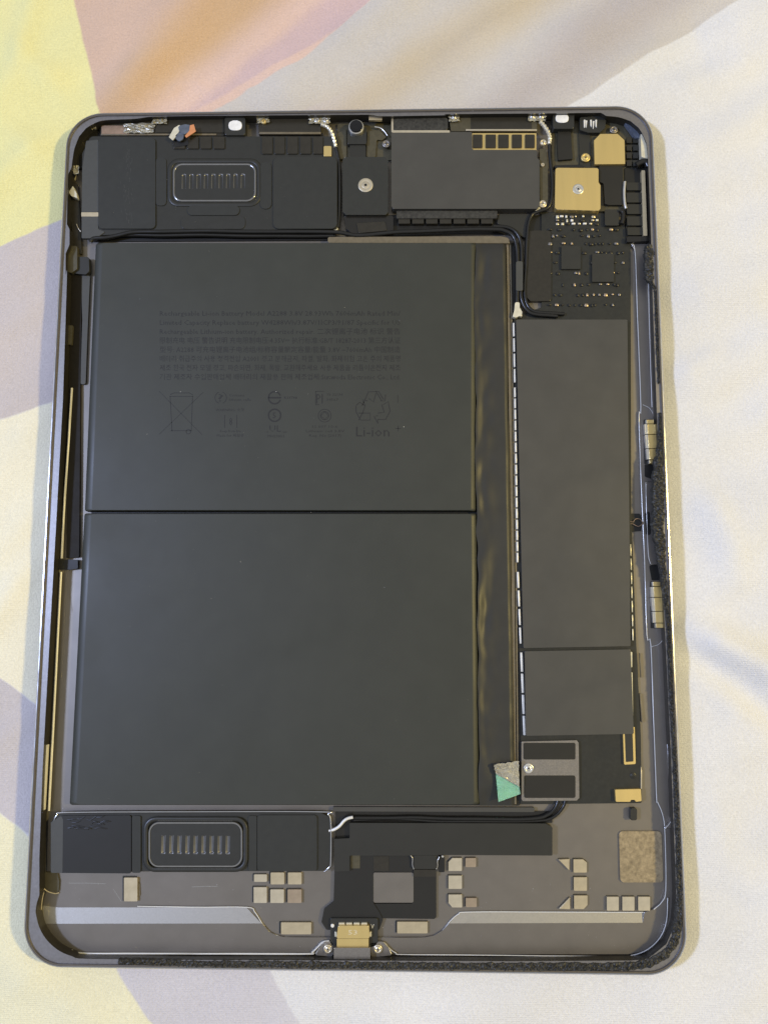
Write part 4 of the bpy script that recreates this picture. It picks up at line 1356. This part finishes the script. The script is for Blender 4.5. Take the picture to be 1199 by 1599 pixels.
slab('solder_dot', (516.5, 1443, 522, 1448.5), 2.9, 2.5, 'white', CN, 0.4, 0.1)
bm = bmesh.new()
text_into(bm, 'V', 579, 1450, 5, 7, 2.63)
put('white_mark', bm, 'white', CN, None, 0)
bm = bmesh.new()
text_into(bm, '53', 544, 1459.5, 14, 7.5, 4.015)
put('stamped_number', bm, 'mark', CN, 'faint number stamped on the gold shell', 0)
for x, pts in ((512, [(490, 1492), (500, 1478), (506, 1471), (520, 1470), (520, 1494)]), (590, [(579, 1470), (598, 1471), (606, 1480), (614, 1492), (579, 1495)])):
    slab('mounting_lug', pts, 2.6, 1.4, 'steel', CN, 0.5, 0.2, None, 3, 'silver')
    screw(x, 1482.5, 3.2, 6.5, 'brass2', CN)


def pad(pts, m='brass', lab=None):
    o = slab('contact_pad', pts, 1.75, FLOOR - 0.05, m, T, 0.12, 0.16, lab, 3)
    cx_ = sum(p[0] for p in pts) / len(pts)
    cy_ = sum(p[1] for p in pts) / len(pts)
    slab('pad_shade', [(cx_ + (x - cx_) * 1.06 - 1.3, cy_ + (y - cy_) * 1.06 - 1.9) for x, y in pts], FLOOR + 0.04, FLOOR - 0.05, 'shade_dark', o, 0.15, 0, None, 1)  # flat dark patch, shifted up and left, painted as the pad's shade
    return o


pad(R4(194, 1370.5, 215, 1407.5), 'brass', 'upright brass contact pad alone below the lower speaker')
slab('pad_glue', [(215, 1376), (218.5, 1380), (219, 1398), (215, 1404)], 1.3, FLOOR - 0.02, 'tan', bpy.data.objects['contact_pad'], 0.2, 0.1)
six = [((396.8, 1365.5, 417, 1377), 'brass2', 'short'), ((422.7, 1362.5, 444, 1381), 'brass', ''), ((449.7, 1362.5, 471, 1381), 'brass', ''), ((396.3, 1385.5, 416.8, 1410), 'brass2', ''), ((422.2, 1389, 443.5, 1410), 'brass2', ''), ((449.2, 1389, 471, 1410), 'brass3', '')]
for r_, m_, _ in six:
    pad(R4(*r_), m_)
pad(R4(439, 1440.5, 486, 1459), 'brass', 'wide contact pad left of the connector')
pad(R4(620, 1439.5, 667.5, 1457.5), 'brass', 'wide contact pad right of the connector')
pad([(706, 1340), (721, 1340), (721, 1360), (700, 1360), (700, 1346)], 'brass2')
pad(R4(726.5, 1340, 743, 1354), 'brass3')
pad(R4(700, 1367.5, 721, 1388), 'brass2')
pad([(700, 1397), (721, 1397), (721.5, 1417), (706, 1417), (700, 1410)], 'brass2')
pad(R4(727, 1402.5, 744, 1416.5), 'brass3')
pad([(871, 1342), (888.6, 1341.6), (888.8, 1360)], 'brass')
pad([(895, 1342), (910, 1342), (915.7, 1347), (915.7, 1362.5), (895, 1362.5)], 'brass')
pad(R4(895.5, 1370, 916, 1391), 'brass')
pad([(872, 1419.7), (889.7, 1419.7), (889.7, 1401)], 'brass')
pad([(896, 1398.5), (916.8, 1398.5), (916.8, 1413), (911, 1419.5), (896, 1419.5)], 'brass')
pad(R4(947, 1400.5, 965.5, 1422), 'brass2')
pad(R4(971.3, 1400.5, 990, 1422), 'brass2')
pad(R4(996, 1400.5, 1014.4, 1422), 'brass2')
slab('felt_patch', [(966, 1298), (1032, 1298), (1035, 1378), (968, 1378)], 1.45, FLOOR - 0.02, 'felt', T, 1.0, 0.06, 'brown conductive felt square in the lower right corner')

# ------------------------------------------------------------------ left side
slab('button_flex', [(110, 428), (128, 428), (126, 600), (124, 870), (104, 872), (106, 700)], 1.9, FLOOR, 'deepbrown', T, 0.3, 0.1, 'dark brown flexible strip down the left side')
slab('flex_tab', [(118, 401), (139, 401), (140, 424), (134, 428.5), (116, 427), (114, 412)], 2.9, FLOOR, 'flex2', T, 0.6, 0.15, 'rounded dark grey tab at the head of the left strip')
slab('tape_strip', [(127, 430), (141, 430), (137, 520), (134, 600), (126, 600), (129, 500)], 1.8, FLOOR, 'padgray', T, 0.5, 0.1, 'grey tape strip between the left strip and the battery')
slab('spring_clip', [(88, 873), (122, 874), (122, 888), (106, 890), (88, 888)], 2.2, FLOOR, 'deep', T, 0.2, 0.1, 'black clip at the foot of the left strip')
slab('button_bracket', [(104, 392), (112, 384), (121, 384), (121, 420), (112, 426), (104, 424)], 3.6, 1.2, 'olive', T, 0.4, 0.2, 'small olive bracket in the left wall notch', 3)
slab('corner_filler', [(123, 222), (138, 205), (160, 204), (160, 214), (140, 216), (132, 232), (131, 262), (118, 262), (119, 238)], 2.2, FLOOR, 'gloss', T, 0.5, 0.2, 'glossy dark filler in the upper left corner', 3)
crumple('contact_tab', 119, 265, 9, 13, 3.8, 'cream', HS, 21, 'bright contact in the upper left wall', 4, 0.6)
slab('wall_wedge', [(108, 300), (114, 289), (120, 302), (122, 310), (112, 306)], 3.8, 2.2, 'cream', HS, 0.2, 0.2)
slab('wall_strip', [(112, 272), (122, 290), (126, 350), (128, 396), (116, 396), (111, 340)], 2.2, FLOOR, 'brown', HS, 0.3, 0.1)
tube('wall_wire', [(120, 350, 2.6), (123, 357, 2.6), (127, 362, 2.6)], 0.16, 'brass2', HS)

# hair and dust
tube('loose_hair', [(112, 892, 1.2), (107, 902, 1.6), (108, 925, 1.3), (113, 955, 1.2)], 0.03, 'tan', T, 'short fair hair lying on the floor left of the battery', 5)
bm = bmesh.new()
rnd = random.Random(11)


def speck(x, y, z, s):
    p = U(x, y, z)
    vs = [bm.verts.new(p + Vector((rnd.uniform(-s, s), rnd.uniform(-s, s), rnd.uniform(0, s)))) for _ in range(4)]
    for f in ((0, 1, 2), (0, 1, 3), (1, 2, 3), (0, 2, 3)):
        bm.faces.new([vs[i] for i in f])


for x, y, s in ((219, 467, .14), (432, 612, .2), (462, 606, .14), (282, 612, .14), (630, 667, .22), (486, 800, .12), (376, 877, .16), (378, 879, .12), (600, 917, .14), (330, 935, .1), (246, 905, .08), (624, 501, .18), (538, 480, .12), (550, 536, .1), (380, 676, .1), (230, 678, .1)):
    speck(x, y, 4.22, s)
for k in range(150):
    speck(rnd.uniform(150, 735), rnd.uniform(390, 1250), 4.21, rnd.choice((.03, .04, .06)))
for k in range(260):
    speck(rnd.uniform(110, 1000), rnd.uniform(1365, 1490), 1.62, rnd.choice((.03, .04, .05, .06, .09)))
for k in range(60):
    speck(rnd.uniform(150, 520), rnd.uniform(215, 355), 3.97, rnd.choice((.03, .04, .07)))
for k in range(50):
    speck(rnd.uniform(160, 980), rnd.uniform(171, 178) - 0.0116 * 300 + 2, 6.03, rnd.choice((.04, .06, .09)))
for k in range(30):
    t_ = rnd.random()
    speck(90 - 40 * t_ + rnd.uniform(-3, 3), 420 + 780 * t_, 5.52, rnd.choice((.03, .05, .07)))
put('dust', bm, 'dust', T, 'pale dust specks scattered over the battery and floor', 0, kind='stuff')
bm = bmesh.new()
for (a, b_) in (((108, 1379), (166, 1380)), ((177, 1388), (190, 1408)), ((300, 1385), (340, 1384))):
    ribbon(bm, [U(*a, FLOOR + 0.012), U((a[0] + b_[0]) / 2, (a[1] + b_[1]) / 2 - 0.5, FLOOR + 0.012), U(*b_, FLOOR + 0.012)], 0.10)
put('scratch', bm, 'alu_edge', HS, None, 0)

# ------------------------------------------------------------------ torn adhesive foam on the rim
def foam(path, zt, seed, label):
    rnd_ = random.Random(seed)
    bm = bmesh.new()
    P = [U(x, y, zt) for x, y, w_ in path]
    Wd = [w_ * 0.185 for x, y, w_ in path]
    L = [0]
    for a, b_ in zip(P, P[1:]):
        L.append(L[-1] + (b_ - a).length)
    n = int(L[-1] / 0.26)
    rows = []
    na = 9
    for i in range(n + 1):
        s = L[-1] * i / n
        k = max(0, min(len(P) - 2, next((q for q in range(len(L) - 1) if L[q + 1] >= s), len(P) - 2)))
        t = (s - L[k]) / max(L[k + 1] - L[k], 1e-6)
        c = P[k].lerp(P[k + 1], t)
        ts = t * t * (3 - 2 * t)
        wd = Wd[k] + (Wd[k + 1] - Wd[k]) * ts
        d0 = (P[min(k + 1, len(P) - 1)] - P[max(k - 1, 0)]).normalized()
        d1 = (P[min(k + 2, len(P) - 1)] - P[k]).normalized()
        d = d0.lerp(d1, t).normalized()
        nr = Vector((-d.y, d.x, 0))
        row = []
        for j in range(na + 1):
            q = j / na - 0.5
            e = 1 - abs(2 * q) ** 3
            jit = 0.10
            h = 0.12 + e * (0.28 + 0.75 * max(0, noise.noise(Vector((c.x * 1.3 + q * 3, c.y * 1.3, seed)))) + 0.45 * rnd_.random())
            ww = wd * (1 + 0.35 * noise.noise(Vector((c.x * 0.8, c.y * 0.8, seed + q * 0.6))))
            pt = c + nr * (q * ww) + Vector((rnd_.uniform(-jit, jit), rnd_.uniform(-jit, jit), 0))
            row.append(bm.verts.new((pt.x, pt.y, zt - 0.1 + (h if 0 < j < na else -0.3))))
        rows.append(row)
    for a, b_ in zip(rows, rows[1:]):
        for j in range(na):
            bm.faces.new((a[j], a[j + 1], b_[j + 1], b_[j]))
    return put('adhesive_foam', bm, 'foam', HS, label, 0, kind='stuff')


foam([(1012, 383, 12), (1013, 392, 17), (1013, 415, 18), (1014, 434, 16), (1016, 443, 8), (1022, 452, 7), (1024, 500, 7), (1026, 560, 6), (1027, 600, 4)], 5.2, 1, 'torn black foam at the head of the right rim')
foam([(1029, 645, 4), (1030, 690, 8), (1027, 730, 17), (1027, 770, 21), (1028, 830, 20), (1031, 870, 16), (1036, 900, 10), (1042, 975, 7), (1047, 1080, 8), (1053, 1200, 8), (1058, 1310, 9), (1061, 1400, 11)], 5.45, 2, 'torn black foam bulging along the right rim')
foam([(1061, 1400, 11), (1059, 1440, 13), (1052, 1470, 14), (1038, 1490, 14), (1015, 1503, 13), (980, 1509, 13), (800, 1509.5, 13), (550, 1508, 13), (300, 1505, 11), (186, 1501, 8)], 5.45, 3, 'ragged black foam along the bottom rim')
